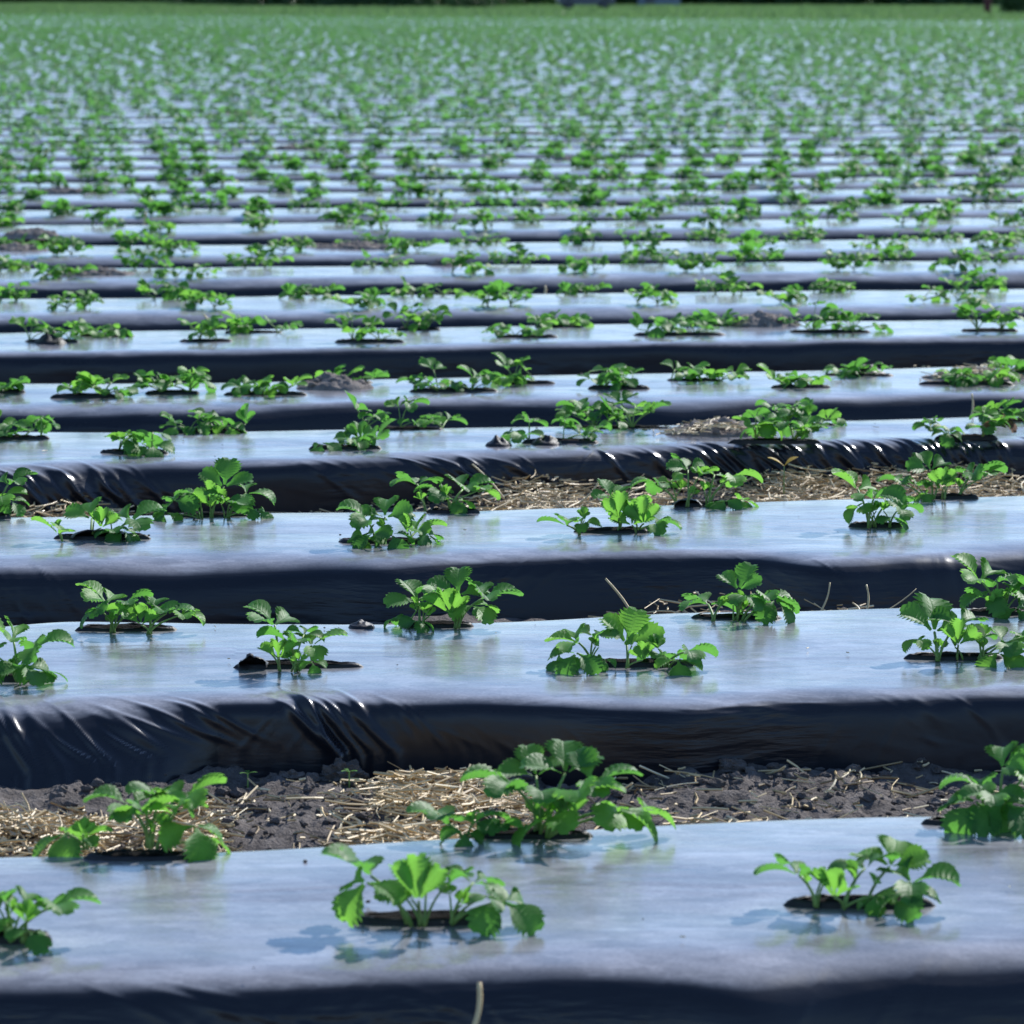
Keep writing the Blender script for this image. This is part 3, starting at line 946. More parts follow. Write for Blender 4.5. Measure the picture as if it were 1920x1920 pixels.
def copy_plant(j, base, rz, s, label, group=PG):
    if SRC[j] is None:
        hw, h, n = variants[j]
        t = gen_plant(0, (0, 0, 0), hw, h, n, 950 + j, label, group, holes=False)
        SRC[j] = t
    else:
        src = SRC[j]
        t = src.copy()
        COL.objects.link(t)
        for ch in src.children:
            c = ch.copy()
            COL.objects.link(c)
            c.parent = t
            for g in ch.children:
                d = g.copy()
                COL.objects.link(d)
                d.parent = c
        t['label'] = label
        t['group'] = group
    t.location = base
    t.rotation_euler = (0, 0, rz)
    t.scale = (s, s, s)
    return t


# merged plants for beds where single leaves no longer show
def plant_arrays(j, lod):
    rs = random.Random(1500 + 31 * j + lod)
    mb = MB()
    hw, h = rs.uniform(.07, .105), rs.uniform(.055, .083)
    n = rs.randint(15, 20)
    for (c, N, size, az, kind) in gen_leaves(rs, hw, h, n):
        if lod == 0 or lod == 1:
            trifoliate(mb, N, size * .93, az, kind, rs, 1)
            if lod == 0:
                petiole(mb, c, N, .0018, .0012, 4, 3)
        else:
            trifoliate(mb, N, size * .98, az, kind, rs, 2)
    return mb


ONE = [plant_arrays(j, 0).mesh('strawberry_plant', M['leaf']) for j in range(10)]


def nth(i):
    return ['first', 'second', 'third', 'fourth', 'fifth', 'sixth', 'seventh', 'eighth', 'ninth', 'tenth', 'eleventh', 'twelfth', 'thirteenth',
            'fourteenth', 'fifteenth', 'sixteenth', 'seventeenth', 'eighteenth', 'nineteenth', 'twentieth'][i]


count = len(NEAR) + len(MID)
far_pts = []
for k in range(6, NB):
    fr, bk = beds[k]
    Yc = float(fr(0.))
    for row, off in ((0, .17), (1, .50)):
        lim = .132 * (Yc + .5) + .12
        side = lim + (.6 if k < 30 else 1.5 + .02 * Yc)
        s = .405
        ph = (.02 * k + .055 * math.sin(k * .37) + (.2025 if row else 0.)) % s
        xs = np.arange(-side, side, s) + ph
        inv = 0
        keep = []
        for x in xs:
            x = x + rng.uniform(-.05, .05) * (1 if k < 22 else 1.7)
            if rng.random() < (.03 if k < 22 else .025):
                continue
            y = float(fr(x)) + off + rng.uniform(-.03, .03)
            if y > field_end(x) - .5:
                continue
            keep.append((x, y))
        vis = [p for p in keep if abs(p[0]) < .132 * p[1] + .06]
        if k < 16 and count + len(vis) <= 300:
            for q, (x, y) in enumerate(vis):
                rname = 'near' if row == 0 else 'far'
                label = f'blurred strawberry plant, {nth(q)} from the left in the {rname} row of the {ORD[k]} bed'
                sc = rng.uniform(.85, 1.15)
                rz = rng.uniform(0, 6.28) if k > 8 else (0 if rng.random() < .5 else math.pi) + rng.uniform(-.5, .5)
                j = int(rng.integers(10))
                if k < 10:
                    copy_plant(j, (x, y, TOP + LIFT), rz, sc, label)
                else:
                    o = bpy.data.objects.new('strawberry_plant', ONE[j])
                    COL.objects.link(o)
                    o.location, o.rotation_euler, o.scale = (x, y, TOP + LIFT), (0, 0, rz), (sc, sc, sc)
                    tag(o, label, 'strawberry plant', PG)
                count += 1
            far_pts += [p for p in keep if p not in vis]
        else:
            far_pts += keep
print('individual plants', count, 'far', len(far_pts))

# the rest of the field reads as one mass of green
fp = np.array(far_pts)
mb = MB()
for lod, lo, hi in ((1, 0, 48), (2, 48, 1e9)):
    src = [plant_arrays(j, lod) for j in range(8)]
    src = [(np.concatenate(m.v), np.concatenate(m.q), np.concatenate(m.uq)) for m in src]
    sel = fp[(fp[:, 1] >= lo) & (fp[:, 1] < hi)]
    which = rng.integers(0, 8, len(sel))
    for j in range(8):
        P = sel[which == j]
        if not len(P):
            continue
        V, Q, U = src[j]
        a = rng.uniform(0, 2 * math.pi, len(P))[:, None]
        s = rng.uniform(.82, 1.14, len(P))[:, None] * (1 - .12 * sstep(20, 70, P[:, 1:2])) * (1 - .22 * sstep(104, 112, P[:, 1:2]))
        X = (V[:, 0] * np.cos(a) - V[:, 1] * np.sin(a)) * s + P[:, 0:1]
        Y = (V[:, 0] * np.sin(a) + V[:, 1] * np.cos(a)) * s + P[:, 1:2]
        Z = V[:, 2] * s + TOP + LIFT
        n = len(V)
        QQ = (Q[None] + (np.arange(len(P)) * n)[:, None, None]).reshape(-1, 4)
        mb.v.append(np.stack([X, Y, Z], -1).reshape(-1, 3))
        mb.q.append(QQ + mb.n)
        mb.uq.append(np.tile(U, (len(P), 1, 1)))
        mb.n += n * len(P)
o = mb.build('distant_strawberry_plants', M['far_leaf'])
tag(o, 'mass of small green strawberry plants filling the back of the field', 'crop plants', kind='stuff')

# ------------------------------------------------------------------ ground, furrow soil
mb = MB()
xs = np.array([-3000, -600, -120, -40, 0, 40, 120, 600, 3000.])
ys = np.array([-300, -40, 0, 10, 40, 100, 200, 400, 1000, 3500.])
GX, GY = np.meshgrid(xs, ys)
mb.add(np.stack([GX, GY, 0 * GX - .03], -1).reshape(-1, 3), grid_faces(len(ys), len(xs)))
tag(mb.build('ground', M['soil']), kind='structure')

mb = MB()
xs = np.linspace(-400, 400, 41)
V = []
for x in xs:
    e = 160 - 1.2 * np.clip(x, -70, 45)
    V.append((x, e + .6, -.012))
for x in xs:
    V.append((x, 1500, -.012))
mb.add(V, grid_faces(2, len(xs)))
tag(mb.build('grass_field', M['grass']), kind='structure')

# short grass standing on it, one mass
mb = MB()
n = 60000
gx = rng.uniform(-64, 58, n)
gy = field_end(gx) + .6 + rng.random(n) ** 1.3 * 300
gh = rng.uniform(.08, .26, n) * (1 + .5 * pn(gx * .2, gy * .05))
ga = rng.uniform(0, math.pi, n)
gw = rng.uniform(.05, .14, n)
b0 = np.stack([gx - np.cos(ga) * gw, gy - np.sin(ga) * gw, 0 * gx - .02], 1)
b1 = np.stack([gx + np.cos(ga) * gw, gy + np.sin(ga) * gw, 0 * gx - .02], 1)
b2 = np.stack([gx + rng.normal(0, .05, n), gy + rng.normal(0, .05, n), gh], 1)
mb.add(np.stack([b0, b1, b2], 1).reshape(-1, 3), tris=np.arange(3 * n).reshape(-1, 3))
tag(mb.build('grass', M['blades'], smooth=False), 'strip of grass between the field and the trees', 'grass', kind='stuff')


def dens0(px, T):
    w = 0
    for c, s, a in ((80, 130, 1.), (330, 80, .8), (860, 130, 1.), (720, 60, .6), (1250, 120, .16), (1450, 150, .22), (1700, 160, .12)):
        w += a * math.exp(-((px - c) / s) ** 2)
    return min(1, (w + .06) * (1.0 if px < 1000 else (1.5 if T < .45 else .3)) * (1.15 - .7 * T))


def dens2(px, T):
    w = 0
    for c, s, a in ((120, 110, 1.), (1000, 130, 1.), (1480, 120, 1.), (1700, 110, 1.), (1880, 100, .9), (1230, 100, .6), (620, 200, .15)):
        w += a * math.exp(-((px - c) / s) ** 2)
    return min(1, w + .04)


def mound(k, x, y):
    """straw piles up where it lies thickest"""
    if k not in (0, 2):
        return 0.
    g = np.linspace(-400, 2300, 91)
    v = [(dens0 if k == 0 else dens2)(p, .5) for p in g]
    return (.012 if k == 0 else .017) * np.interp(960 + F * np.asarray(x) / np.asarray(y), g, v)


def furrow(k, fine):
    """soil between bed k and bed k+1"""
    bk, fr = beds[k][1], beds[k + 1][0]
    Yc = float(bk(0.))
    half = .135 * (Yc + 1) + 1.2
    nx = int(2 * half / fine)
    X = np.linspace(-half, half, nx)
    a = bk(X) - .02
    if k + 1 in FOOT:
        b = curve(FOOT[k + 1], 0.)(X) + .06
    else:
        b = fr(X) + .0
    ny = max(6, int(.75 / fine))
    T = np.linspace(0, 1, ny)[:, None]
    Y = a + (b - a) * T
    XX = np.broadcast_to(X, Y.shape)
    lump = fbm(XX * 7 + k * 11, Y * 7, 5)
    z = -.012 + .020 * lump
    z += .011 * np.abs(fbm(XX * 22 + 5, Y * 22 + k, 4)) ** .8
    z += .030 * sstep(.35, .9, T) * (1 + .9 * pn(XX * 3 + k, Y * 2))        # earth drawn up against the film
    z += .006 * pn(XX * 60, Y * 60 + k)
    z = z + mound(k, XX, Y) * sstep(.05, .3, T) * (1 - .8 * sstep(.6, .9, T))
    z = z - .05 * sstep(.93, 1, T) - .03 * (1 - sstep(0, .04, T))
    m = MB()
    m.add(np.stack([XX, Y, z], -1).reshape(-1, 3), grid_faces(ny, nx))
    tag(m.build('furrow_soil', M['soil']), kind='structure')
    return X, a, b


FURR = {}
for k in range(0, 8):
    FURR[k] = furrow(k, .006 if k in (0,) else (.009 if k in (2,) else .02))


def soil_z(k, x, y):
    X, a, b = FURR[k]
    aa, bb = np.interp(x, X, a), np.interp(x, X, b)
    T = np.clip((y - aa) / (bb - aa), 0, 1)
    z = -.012 + .020 * fbm(x * 7 + k * 11, y * 7, 5) + .011 * np.abs(fbm(x * 22 + 5, y * 22 + k, 4)) ** .8
    z = z + .030 * sstep(.35, .9, T) * (1 + .9 * pn(x * 3 + k, y * 2))
    return z + mound(k, x, y) * sstep(.05, .3, T) * (1 - .8 * sstep(.6, .9, T))


# ------------------------------------------------------------------ loose crumbs of soil and the big clods
def lump_mesh(mb, c, r, seed, nu=10, nv=7, squash=.7, rough=.35):
    th = np.linspace(0, 2 * math.pi, nu, endpoint=False)
    ph = np.linspace(.12, math.pi - .12, nv)
    P, T = np.meshgrid(ph, th, indexing='ij')
    d = np.stack([np.sin(P) * np.cos(T), np.sin(P) * np.sin(T), np.cos(P)], -1)
    rr = r * (1 + rough * fbm(d[..., 0] * 1.7 + seed * 3.1, d[..., 1] * 1.7 + d[..., 2] * 2.3 + seed, 4))
    V = (d * rr[..., None]) * np.array([1.1, .9, squash]) + np.asarray(c)
    V = V.reshape(-1, 3)
    f = []
    for i in range(nv - 1):
        for j in range(nu):
            f.append((i * nu + j, (i + 1) * nu + j, (i + 1) * nu + (j + 1) % nu, i * nu + (j + 1) % nu))
    V = np.vstack([V, V[:nu].mean(0), V[-nu:].mean(0)])
    t = [(len(V) - 2, j, (j + 1) % nu) for j in range(nu)] + [(len(V) - 1, (nv - 1) * nu + (j + 1) % nu, (nv - 1) * nu + j) for j in range(nu)]
    mb.add(V, f, t)


for k, n in ((0, 2600), (2, 1500), (4, 500)):
    mb = MB()
    X, a, b = FURR[k]
    for i in range(n):
        x = rng.uniform(-.14 * beds[k][1](0.), .14 * beds[k][1](0.))
        T = rng.uniform(.02, .97)
        aa, bb = np.interp(x, X, a), np.interp(x, X, b)
        y = aa + (bb - aa) * T
        r = .0022 + .008 * rng.random() ** 5
        lump_mesh(mb, (x, y, float(soil_z(k, x, y)) + r * .2), r, i, 8, 6, .7, .6)
    tag(mb.build('soil_crumbs', M['soil'], smooth=False), ['loose crumbs of soil in the furrow behind the nearest bed', '', 'loose crumbs of soil in the furrow behind the third bed', '', 'loose crumbs of soil in the furrow behind the fifth bed'][k], 'soil', kind='stuff')


def clod(px, py, wpx, label, squash=.8, seed=1, k=0):
    p = at(px, py, .0)
    r = wpx / 2 / F * p[1]
    mb = MB()
    lump_mesh(mb, (0, 0, r * squash * .4), r, seed, 30, 20, squash, .62)
    o = mb.build('soil_clod', M['soil'], smooth=False)
    o.location = (p[0], p[1], float(soil_z(k, p[0], p[1])) - .004)
    tag(o, label, 'soil clod', 'large soil clods in the furrows')


clod(642, 1482, 82, 'largest grey soil clod, at the foot of the second bed', .85, 3)
clod(548, 1486, 46, 'small grey soil clod left of the largest clod', .8, 9)
clod(1372, 1480, 52, 'brown soil clod in the furrow right of the bushy plant', .7, 14)
clod(1235, 1492, 30, 'brown soil clod just right of the bushy plant', .7, 21)
clod(360, 930, 60, 'grey soil clod behind the wide plant with the bending leaf', .7, 27, 2)


def heap(k, px, py, hw_px, h, label, straws=0, seed=1):
    c = at(px, py, TOP)
    hw = hw_px / F * c[1]
    n = 60
    u = np.linspace(-1.25, 1.25, n)
    U, W = np.meshgrid(u, u)
    r = np.sqrt(U ** 2 + W ** 2) * (1 + .25 * pn(U * 1.5 + seed, W * 1.5))
    X, Y = U * hw, W * min(.055, hw * .9)
    z = h * (1 - sstep(.0, 1.1, r)) * (1 + .7 * pn(U * 2.2 + seed, W * 2.2 + 7)) + (.010 * fbm(X * 30 + seed, Y * 30, 4) + .005 * fbm(X * 95 + seed, Y * 95, 3)) * (1 - sstep(.6, 1.15, r))
    z = z + .005 - .018 * sstep(.88, 1.2, r)
    mb = MB()
    mb.add(np.stack([X, Y, z], -1).reshape(-1, 3), grid_faces(n, n))
    for i in range(60):
        a, q = rng.uniform(0, 6.28), rng.uniform(0, .95)
        x, y = math.cos(a) * q * hw, math.sin(a) * q * min(.055, hw * .9)
        rr = .003 + .010 * rng.random() ** 3
        lump_mesh(mb, (x, y, h * max(0, 1 - q * q) * .75 + .004), rr, i + seed * 100, 7, 5)
    o = mb.build('soil_heap', M['clod'])
    o.location = (c[0], c[1], TOP)
    tag(o, label, 'soil heap', 'soil spilled over the plastic')


heap(4, 625, 728, 70, .026, 'grey soil heap spilled behind the small plant on the fifth bed', 0, 1)
heap(5, 1430, 612, 72, .034, 'grey soil heap beside the largest plant on the sixth bed', 0, 2)
heap(3, 1345, 812, 100, .022, 'grey soil heap with straw bits on the fourth bed', 0, 3)
heap(4, 1830, 710, 95, .018, 'soil heap with straw at the right end of the fifth bed', 0, 4)
for px, py, hw, lab in ((660, 466, 90, 'brown soil patch before the ninth or tenth bed, left of the middle'), (35, 470, 60, 'brown soil patch at the left edge in the blurred rows'),
                        (170, 515, 80, 'brown soil patch near the left edge on the eighth bed'), (60, 440, 50, 'topmost brown soil patch at the left edge'), (120, 361, 60, 'small soil patch at left high up in the blurred rows'),
                        (960, 252, 70, 'tan soil patch in the middle high up in the blurred rows'), (550, 279, 45, 'tan soil patch left of the middle in the blurred rows'), (450, 214, 60, 'far tan soil patch left of the middle'),
                        (1090, 300, 55, 'brown soil patch right of the middle in the blurred rows'), (1880, 248, 60, 'tan soil patch at the right edge in the blurred rows')):
    heap(9, px, py, hw, .018, lab, 0, int(px))


# ------------------------------------------------------------------ straw
def straw_piece(mb, p, L, az, el, r, bend=0., seg=3, n=4):
    d = np.array([math.cos(az) * math.cos(el), math.sin(az) * math.cos(el), math.sin(el)])
    side = np.array([-math.sin(az), math.cos(az), .3])
    t = np.linspace(-.5, .5, seg + 1)[:, None]
    P = np.asarray(p) + d * t * L + side * (t ** 2 - .08) * bend * L
    V, q, tr = tube(P, r, n)
    mb.add(V, q, tr)


def straw_bed(k, n, dens, label):
    mb = MB()
    X, a, b = FURR[k]
    Y0 = float(beds[k][1](0.))
    lim = .14 * (Y0 + .6)
    i = 0
    while i < n:
        x = rng.uniform(-lim, lim)
        T = rng.uniform(.02, .80 if k == 0 else .98)
        aa, bb = np.interp(x, X, a), np.interp(x, X, b) - .06
        y = aa + (bb - aa) * T
        px = 960 + F * x / y
        if rng.random() > dens(px, T) * (1 + .8 * pn(x * 9, y * 9)):
            continue
        i += 1
        L = .008 + .075 * rng.random() ** 2.4
        z = float(soil_z(k, x, y)) + .004 + (.018 if k == 0 else .038) * rng.random() * min(1, dens(px, T))
        straw_piece(mb, (x, y, z), L, rng.uniform(0, 6.28), rng.normal(0, .22), rng.uniform(.0006, .0017), rng.normal(0, .35), 3, 4)
    tag(mb.build('straw', M['straw'], smooth=False), label, 'straw', kind='stuff')


straw_bed(0, 9500, dens0, 'golden straw lying on the soil between the nearest two beds')
straw_bed(2, 11000, dens2, 'golden straw lying in the furrow behind the third bed')
straw_bed(1, 500, lambda px, T: math.exp(-((px - 1300) / 130) ** 2) + .5 * math.exp(-((px - 1600) / 120) ** 2) + .02, 'sparse straw in the furrow behind the second bed')
straw_bed(4, 500, lambda px, T: .1 + math.exp(-((px - 1800) / 200) ** 2), 'thin straw in the furrow behind the fifth bed')


def stalk_px(k, x0, y0, x1, y1, r, label, Y=None, dz=0.):
    """one stalk standing between two points of the furrow's depth"""
    if Y is None:
        Y = float(beds[k][1](0.)) + .25 + TANA * at(x0, y0)[0]
    A, B = at_depth(x1, y1, Y), at_depth(x0, y0, Y + .02)
    mb = MB()
    t = np.linspace(0, 1, 7)[:, None]
    P = A + (B - A) * t + np.array([.004, .003, 0]) * np.sin(t * 3.1)
    V, q, tr = tube(P, np.linspace(r, r * .75, 7), 6)
    mb.add(V, q, tr)
    o = mb.build('straw_stalk', M['straw'], loc=tuple(A))
    tag(o, label, 'straw stalk', 'single straw stalks sticking up')


stalk_px(1, 1135, 1085, 1192, 1165, .0022, 'long straw stalk leaning left behind the second bed, right of the middle')
stalk_px(1, 1556, 1092, 1536, 1152, .0016, 'split straw stalk behind the second bed, right of the three stalked plant')
stalk_px(1, 1624, 1096, 1624, 1150, .0018, 'short upright straw stalk behind the second bed')
stalk_px(1, 1718, 1104, 1655, 1150, .0010, 'thin reddish stalk leaning right behind the second bed')
stalk_px(1, 1598, 1130, 1612, 1150, .0014, 'tiny straw stalk left of the short upright one')
stalk_px(0, 1752, 1397, 1800, 1462, .0016, 'grey stalk leaning left before the second bed, right', at(1790, 1450, 0)[1])
stalk_px(2, 885, 870, 945, 935, .0020, 'long straw leaning left at the foot of the fourth bed')
stalk_px(2, 1122, 905, 1085, 945, .0020, 'straw leaning right at the foot of the fourth bed')
stalk_px(4, 1822, 738, 1820, 786, .0026, 'upright stub of straw between the fourth and fifth beds', float(beds[3][1](.9)) + .04)
stalk_px(7, 258, 530, 272, 556, .004, 'pale stalk sticking up at left in the seventh furrow', 12.0)
stalk_px(5, 382, 590, 398, 618, .003, 'pale stalk leaning among the leaves at left, sixth bed', 9.9)
stalk_px(5, 1022, 536, 1019, 556, .004, 'upright stub of straw before the eighth bed, middle', 11.7)
stalk_px(9, 273, 398, 266, 430, .005, 'highest pale stalk at left among blurred rows', 15.3)
# the stalk in front of everything
p0 = at_depth(884, 1935, float(beds[0][0](0.)) - .10)
stalk_px(0, 898, 1842, 880, 1950, .0028, 'thick straw stalk standing before the nearest bed at the lower edge', float(beds[0][0](0.)) - .10)

# weeds
def seedling(px, py, k, label, yellow=False):
    p = at(px, py, 0.) if not yellow else at_depth(px, py, float(beds[2][1](.5)) + .2)
    if not yellow:
        p[2] = float(soil_z(k, p[0], p[1]))
    t = empty('weed_seedling', p)
    tag(t, label, 'weed', 'tiny weeds in the furrows')
    m, s = MB(), MB()
    rs = random.Random(int(px))
    h = .018 if not yellow else .03
    for j in range(3 if not yellow else 2):
        V, f, uv = leaflet(.012 if not yellow else .034, .006 if not yellow else .017, R(20 if not yellow else 40), .5, .3, 5, rs, 1)
        V = rotz(V, R(j * 120 + rs.uniform(0, 40) if not yellow else -60 + j * 140))
        m.add(V + np.array([0, 0, h]), f, uv=uv)
    m.build('leaves', M['yellow'] if yellow else M['young'], t)
    petiole(s, (0, 0, -.02 if yellow else -.004), (0, 0, h), .0012, .0009)
    s.build('stem', M['stalk'], t)


seedling(465, 1493, 0, 'tiny green seedling left of the largest soil clod')
seedling(655, 1497, 0, 'tiny green seedling below the largest soil clod')
seedling(1475, 1452, 0, 'tiny green seedling in the furrow, right of the bushy plant')
seedling(1590, 1462, 0, 'tiny green seedling of narrow blades in the furrow at right')
seedling(1470, 905, 2, 'small weed with a bright yellow leaf before the fourth bed', True)

# specks of soil and chaff blown onto the beds
mb, ms = MB(), MB()
for k, n in ((0, 9), (1, 14), (2, 16), (3, 16), (4, 12), (5, 12)):
    for i in range(n):
        x = rng.uniform(-.14, .14) * (beds[k][0](0.) + .5)
        a, b = float(beds[k][0](x)), float(beds[k][1](x))
        y = a + .06 + (b - a - .1) * rng.random()
        if rng.random() < .6:
            lump_mesh(mb, (x, y, TOP + .004), .0009 + .0014 * rng.random() ** 3, i, 6, 5)
        else:
            straw_piece(ms, (x, y, TOP + .0045), .004 + .02 * rng.random() ** 2, rng.uniform(0, 6.28), 0., .0007, .2, 2, 4)
tag(mb.build('soil_specks', M['soil'], smooth=False), 'scattered specks of soil on the black plastic', 'soil', kind='stuff')
tag(ms.build('chaff', M['straw'], smooth=False), 'scattered bits of chaff on the black plastic', 'chaff', kind='stuff')

for (px, py, hw) in ((1345, 814, 95), (1830, 712, 90)):
    ms = MB()
    for i in range(260):
        q = rng.normal(0, .5, 2)
        p = at(px + q[0] * hw, py + q[1] * 9, TOP)
        straw_piece(ms, p + np.array([0, 0, .004 + .018 * math.exp(-2 * q[0] ** 2)]), .006 + .05 * rng.random() ** 2, rng.uniform(0, 6.28), rng.normal(0, .15), .001, rng.normal(0, .3), 3, 4)
    tag(ms.build('straw', M['straw'], smooth=False), 'bits of straw strewn over a soil heap on the plastic', 'straw', kind='stuff')

# black humps of torn film without a plant
def hump(k, px, py, hw_px, h, seed):
    c = at(px, py, TOP)
    hw = hw_px / F * c[1]
    u = np.linspace(-1, 1, 26)
    U, W = np.meshgrid(u, u)
    r = np.sqrt(U ** 2 + W ** 2)
    z = h * (1 - sstep(.1, 1, r)) * (1 + 1.1 * pn(U * 2.4 + seed, W * 2.4)) + .002 - .008 * sstep(.85, 1.1, r)
    mb = MB()
    mb.add(np.stack([U * hw, W * min(.05, hw), z], -1).reshape(-1, 3), grid_faces(26, 26))
    b = bed_obj[k]
    o = mb.build('torn_flap', M['torn'], b)
    o.location = Vector(c) + Vector((0, 0, .003)) - b.location


for a in ((3, 935, 836, 26, .012, 1), (3, 1025, 833, 30, .012, 2), (5, 95, 643, 32, .022, 3), (4, 1625, 703, 40, .016, 4), (1, 678, 1178, 26, .005, 5), (5, 835, 500, 40, .02, 6)):
    hump(*a)

# ------------------------------------------------------------------ far end of the field: trees, shed, car, post
def tree_mesh(seed, h, w):
    r = np.random.default_rng(seed)
    n = 5200
    # leaf clumps spread through several overlapping lobes that reach the ground
    lob = [(r.normal(0, w * .28), r.normal(0, w * .2), h * u, w * r.uniform(.28, .45)) for u in np.linspace(.06, .86, 13)]
    P = []
    for i in range(n):
        c = lob[r.integers(len(lob))]
        d = r.normal(size=3)
        d /= np.linalg.norm(d)
        q = c[3] * r.random() ** .4
        P.append((c[0] + d[0] * q, c[1] + d[1] * q, max(.03, c[2] + d[2] * q * .9)))
    P = np.array(P)
    a = r.normal(size=(n, 3))
    a /= np.linalg.norm(a, axis=1)[:, None]
    b = np.cross(a, r.normal(size=(n, 3)))
    b /= np.linalg.norm(b, axis=1)[:, None]
    s = r.uniform(.12, .34, n)[:, None]
    V = np.stack([P - a * s, P + b * s * .55, P + a * s, P - b * s * .55], 1).reshape(-1, 3)
    crown = MB()
    crown.add(V, np.arange(4 * n).reshape(-1, 4))
    tr = MB()
    t = np.linspace(0, 1, 9)[:, None]
    path = np.array([0, 0, 0]) + np.array([.3, .1, h * .8]) * t
    Vt, q, f = tube(path, np.linspace(.24, .05, 9), 9)
    tr.add(Vt, q, f)
    for j in range(6):
        z = h * (.2 + .09 * j)
        an = j * 2.2
        st = np.array([.3 * z / h / .8, .1 * z / h, z])
        e = st + np.array([math.cos(an) * w * .4, math.sin(an) * w * .4, h * .14])
        tt = np.linspace(0, 1, 5)[:, None]
        Vt, q, f = tube(st + (e - st) * tt, np.linspace(.09, .02, 5), 6)
        tr.add(Vt, q, f)
    return crown.mesh('crown', M['crown'], False), tr.mesh('trunk', M['bark'])


TV = [tree_mesh(40 + j, 6 + 1.3 * j, 4.6 + .5 * j) for j in range(4)]


def tree(x, y, j, s, rz, label, group):
    t = empty('hedge_tree', (x, y, -.02), rz)
    for nm, me in (('crown', TV[j][0]), ('trunk', TV[j][1])):
        o = bpy.data.objects.new(nm, me)
        COL.objects.link(o)
        o.parent = t
    t.scale = (s, s, s)
    tag(t, label, 'tree', group)


i = 0
for row, yb in ((0, 0.), (1, 5.)):
    x = -80.
    while x < 74:
        px = 960 + x * F / 330
        base = np.interp(px, [0, 300, 800, 1000, 1300, 1920], [6, 10, 15, 11, 10, 12])
        Y = at(960, base, -.02)[1] + yb + rng.uniform(0, 3)
        tree(x, Y, int(rng.integers(4)), rng.uniform(.85, 1.2), rng.uniform(0, 6.28), 'dark leafy tree in the shaded tree line behind the field', 'trees behind the field')
        x += rng.uniform(2.6, 3.6)
        i += 1


def shrub(px, base, w, h, label, seed):
    p = at(px, base, -.02)
    r = np.random.default_rng(seed)
    n = 2600
    P = r.normal(size=(n, 3))
    P /= np.linalg.norm(P, axis=1)[:, None]
    P = P * (r.random(n) ** .4)[:, None] * np.array([w / 2, w / 3, h / 2]) * (1 + .25 * pn(P[:, 0] * 2 + seed, P[:, 2] * 2))[:, None]
    P[:, 2] = np.maximum(P[:, 2] + h * .42, .02)
    a = r.normal(size=(n, 3))
    a /= np.linalg.norm(a, axis=1)[:, None]
    b = np.cross(a, r.normal(size=(n, 3)))
    b /= np.linalg.norm(b, axis=1)[:, None]
    s = r.uniform(.05, .14, n)[:, None]
    V = np.stack([P - a * s, P + b * s * .55, P + a * s, P - b * s * .55], 1).reshape(-1, 3)
    t = empty('shrub', p)
    m = MB()
    m.add(V, np.arange(4 * n).reshape(-1, 4))
    m.build('foliage', M['crown'], t, smooth=False)
    st = MB()
    for j in range(5):
        an = j * 1.26
        Vt, q, f = tube([(0, 0, 0), (math.cos(an) * w * .1, math.sin(an) * w * .1, h * .3), (math.cos(an) * w * .22, math.sin(an) * w * .2, h * .7)], [.03, .02, .01], 6)
        st.add(Vt, q, f)
    st.build('stems', M['bark'], t)
    tag(t, label, 'shrub')


shrub(1905, 27, 1.9, 1.7, 'dark shrub at the upper right corner beside the red post', 4)
shrub(660, 14, 5.5, 1.3, 'grey green shrub in front of the tree line, left of the middle', 6)
shrub(885, 16, 4.2, 1.5, 'small round shrub in front of the trees, left of the car', 8)

# dark red post
p = at(1851, 28, -.02)
t = empty('marker_post', p)
m = MB()
for z0, z1, r0, r1 in ((0, 1.35, .20, .20),):
    V, q, f = tube([(0, 0, z) for z in np.linspace(z0, z1, 6)], np.linspace(r0, r1, 6), 14)
    m.add(V, q, f)
m.build('post', M['redpaint'], t)
m = MB()
V, q, f = tube([(0, 0, 1.35), (0, 0, 1.39), (0, 0, 1.45)], [.23, .23, .08], 14)
m.add(V, q, f)
m.build('cap', M['redpaint'], t)
tag(t, 'thick dark red post at the field end, upper right corner', 'post')

# shed
p = at(1235, 11, -.02)
t = empty('shed', p)
wd, dp, hh = 4.2, 3.2, 2.3
m = MB()
box(m, (0, 0, hh / 2), (wd, dp, hh))
m.build('wall', M['shed'], t, smooth=False)
m = MB()
e = .25
V = [(-wd / 2 - e, -dp / 2 - e, hh), (wd / 2 + e, -dp / 2 - e, hh), (wd / 2 + e, dp / 2 + e, hh), (-wd / 2 - e, dp / 2 + e, hh), (-wd / 2 - e, 0, hh + 1.1), (wd / 2 + e, 0, hh + 1.1)]
m.add(V, [(0, 1, 5, 4), (2, 3, 4, 5), (0, 3, 2, 1)], [(0, 4, 3), (1, 2, 5)])
o = m.build('roof', M['roof'], t, smooth=False)
o.location.z = .003
m = MB()
box(m, (-.9, -dp / 2 - .03, .98), (.95, .06, 1.9))
d = m.build('door', M['roof'], t, smooth=False)
m = MB()
box(m, (-.55, -dp / 2 - .085, 1.0), (.04, .05, .16))
m.build('handle', M['rubber'], d, smooth=False)
m = MB()
box(m, (1.0, -dp / 2 - .03, 1.45), (.9, .06, .7))
d = m.build('window', M['glass'], t, smooth=False)
tag(t, 'pale grey blue shed wall in front of the dark tree line', 'shed')

# parked car, side on
p = at(1098, 18, -.02)
t = empty('parked_car', p, R(6))
W = 1.7
prof = [(-2.05, .35), (-2.1, .62), (-2.0, .86), (-1.35, .95), (-.75, 1.40), (.75, 1.44), (1.55, .98), (2.0, .88), (2.1, .6), (2.05, .35)]


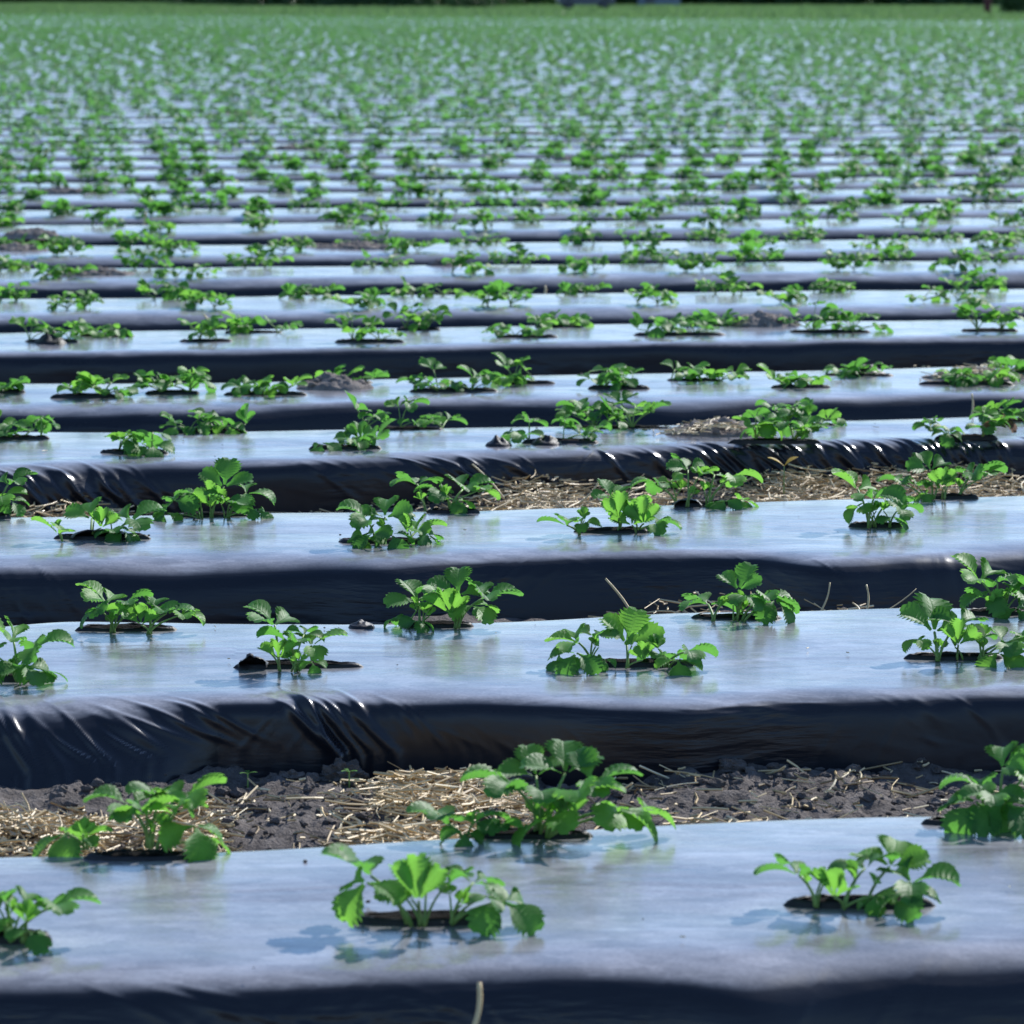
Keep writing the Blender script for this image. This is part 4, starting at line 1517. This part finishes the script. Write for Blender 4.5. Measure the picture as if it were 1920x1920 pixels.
def extrude(prof, w, taper=None):
    m = MB()
    n = len(prof)
    V = []
    for s in (-1, 1):
        for (x, z) in prof:
            k_ = 1 - .22 * max(0, (z - .9) / .5)
            V.append((x, s * w / 2 * k_, z))
    for s in (-1, 1):
        V.append((0, s * w / 2 * .97, .75))
    q = [(i_, (i_ + 1) % n, (i_ + 1) % n + n, i_ + n) for i_ in range(n)]
    tr = [(2 * n, (i_ + 1) % n, i_) for i_ in range(n)] + [(2 * n + 1, i_ + n, (i_ + 1) % n + n) for i_ in range(n)]
    m.add(V, q, tr)
    return m


b = extrude(prof, W).build('body', M['carpaint'], t, smooth=False)
bv = b.modifiers.new('bevel', 'BEVEL')
bv.width, bv.segments, bv.limit_method = .05, 3, 'ANGLE'
for s in (-1, 1):
    for x0, x1, z0, z1, xa, xb in ((-1.15, -.08, .97, 1.34, -.72, -.08), (.02, 1.25, .97, 1.34, .02, .72)):
        m = MB()
        f = lambda z: s * (W / 2 * (1 - .22 * max(0, (z - .9) / .5)) + .006)
        m.add([(x0, f(z0), z0), (x1, f(z0), z0), (xb, f(z1), z1), (xa, f(z1), z1), (x0, f(z0) - s * .02, z0), (x1, f(z0) - s * .02, z0), (xb, f(z1) - s * .02, z1), (xa, f(z1) - s * .02, z1)],
              [(0, 1, 2, 3), (7, 6, 5, 4), (0, 4, 5, 1), (1, 5, 6, 2), (2, 6, 7, 3), (3, 7, 4, 0)])
        m.build('window', M['glass'], t, smooth=False)
    for x in (-1.3, 1.3):
        m = MB()
        V, q, f3 = tube([(x, s * (W / 2 - .14), .32), (x, s * (W / 2 + .01), .32)], .32, 20)
        m.add(V, q, f3)
        wl = m.build('wheel', M['rubber'], t)
        m = MB()
        V, q, f3 = tube([(x, s * (W / 2 - .0), .32), (x, s * (W / 2 + .025), .32)], .19, 16)
        m.add(V, q, f3)
        m.build('rim', M['roof'], wl)
m = MB()
V = [(-2.0, -.6, .868), (-1.4, -.6, .955), (-1.4, .6, .955), (-2.0, .6, .868)]
m.add(V + [(x, y, z + .02) for x, y, z in V], [(3, 2, 1, 0), (4, 5, 6, 7), (0, 1, 5, 4), (1, 2, 6, 5), (2, 3, 7, 6), (3, 0, 4, 7)])
m.build('hood', M['sunlit_hood'], t, smooth=False)  # pale panel over the dark body, painted as if sunlit
tag(t, 'dark blue car with sunlight painted pale on its front, parked before the trees', 'car')

# ------------------------------------------------------------------ light
EL, AZ = R(39), R(34)            # sun: height, and bearing clockwise from the viewing direction
w = bpy.data.worlds.new('World')
SC.world = w
w.use_nodes = True
nt = w.node_tree
sky = nt.nodes.new('ShaderNodeTexSky')
sky.sky_type = 'NISHITA'
sky.sun_disc = False
sky.sun_elevation = EL
sky.sun_rotation = AZ
sky.ozone_density = 6.0
sky.dust_density = .3
nt.links.new(sky.outputs[0], nt.nodes['Background'].inputs[0])
nt.nodes['Background'].inputs[1].default_value = .14
sun = bpy.data.lights.new('sun', 'SUN')
sun.energy = 4.3
sun.angle = R(.5)
sun.color = (1, .975, .94)
so = bpy.data.objects.new('sun', sun)
COL.objects.link(so)
v = Vector((math.sin(AZ) * math.cos(EL), math.cos(AZ) * math.cos(EL), math.sin(EL)))
so.rotation_euler = v.to_track_quat('Z', 'Y').to_euler()
so.location = (20, 10, 30)

# ------------------------------------------------------------------ camera
cam = bpy.data.cameras.new('camera')
cam.sensor_width = 36
cam.lens = 36 * F / 1920
cam.clip_start, cam.clip_end = .1, 6000
cam.dof.use_dof = True
cam.dof.focus_distance = 5.6
cam.dof.aperture_fstop = cam.lens / 1000 / .0092
co = bpy.data.objects.new('camera', cam)
COL.objects.link(co)
co.location = (0, 0, CZ)
co.rotation_euler = (math.pi / 2 - PITCH, 0, 0)
SC.camera = co

SC.view_settings.view_transform = 'Standard'
SC.view_settings.look = 'None'
SC.view_settings.exposure = .6
SC.cycles.max_bounces = 6
SC.cycles.use_denoising = True
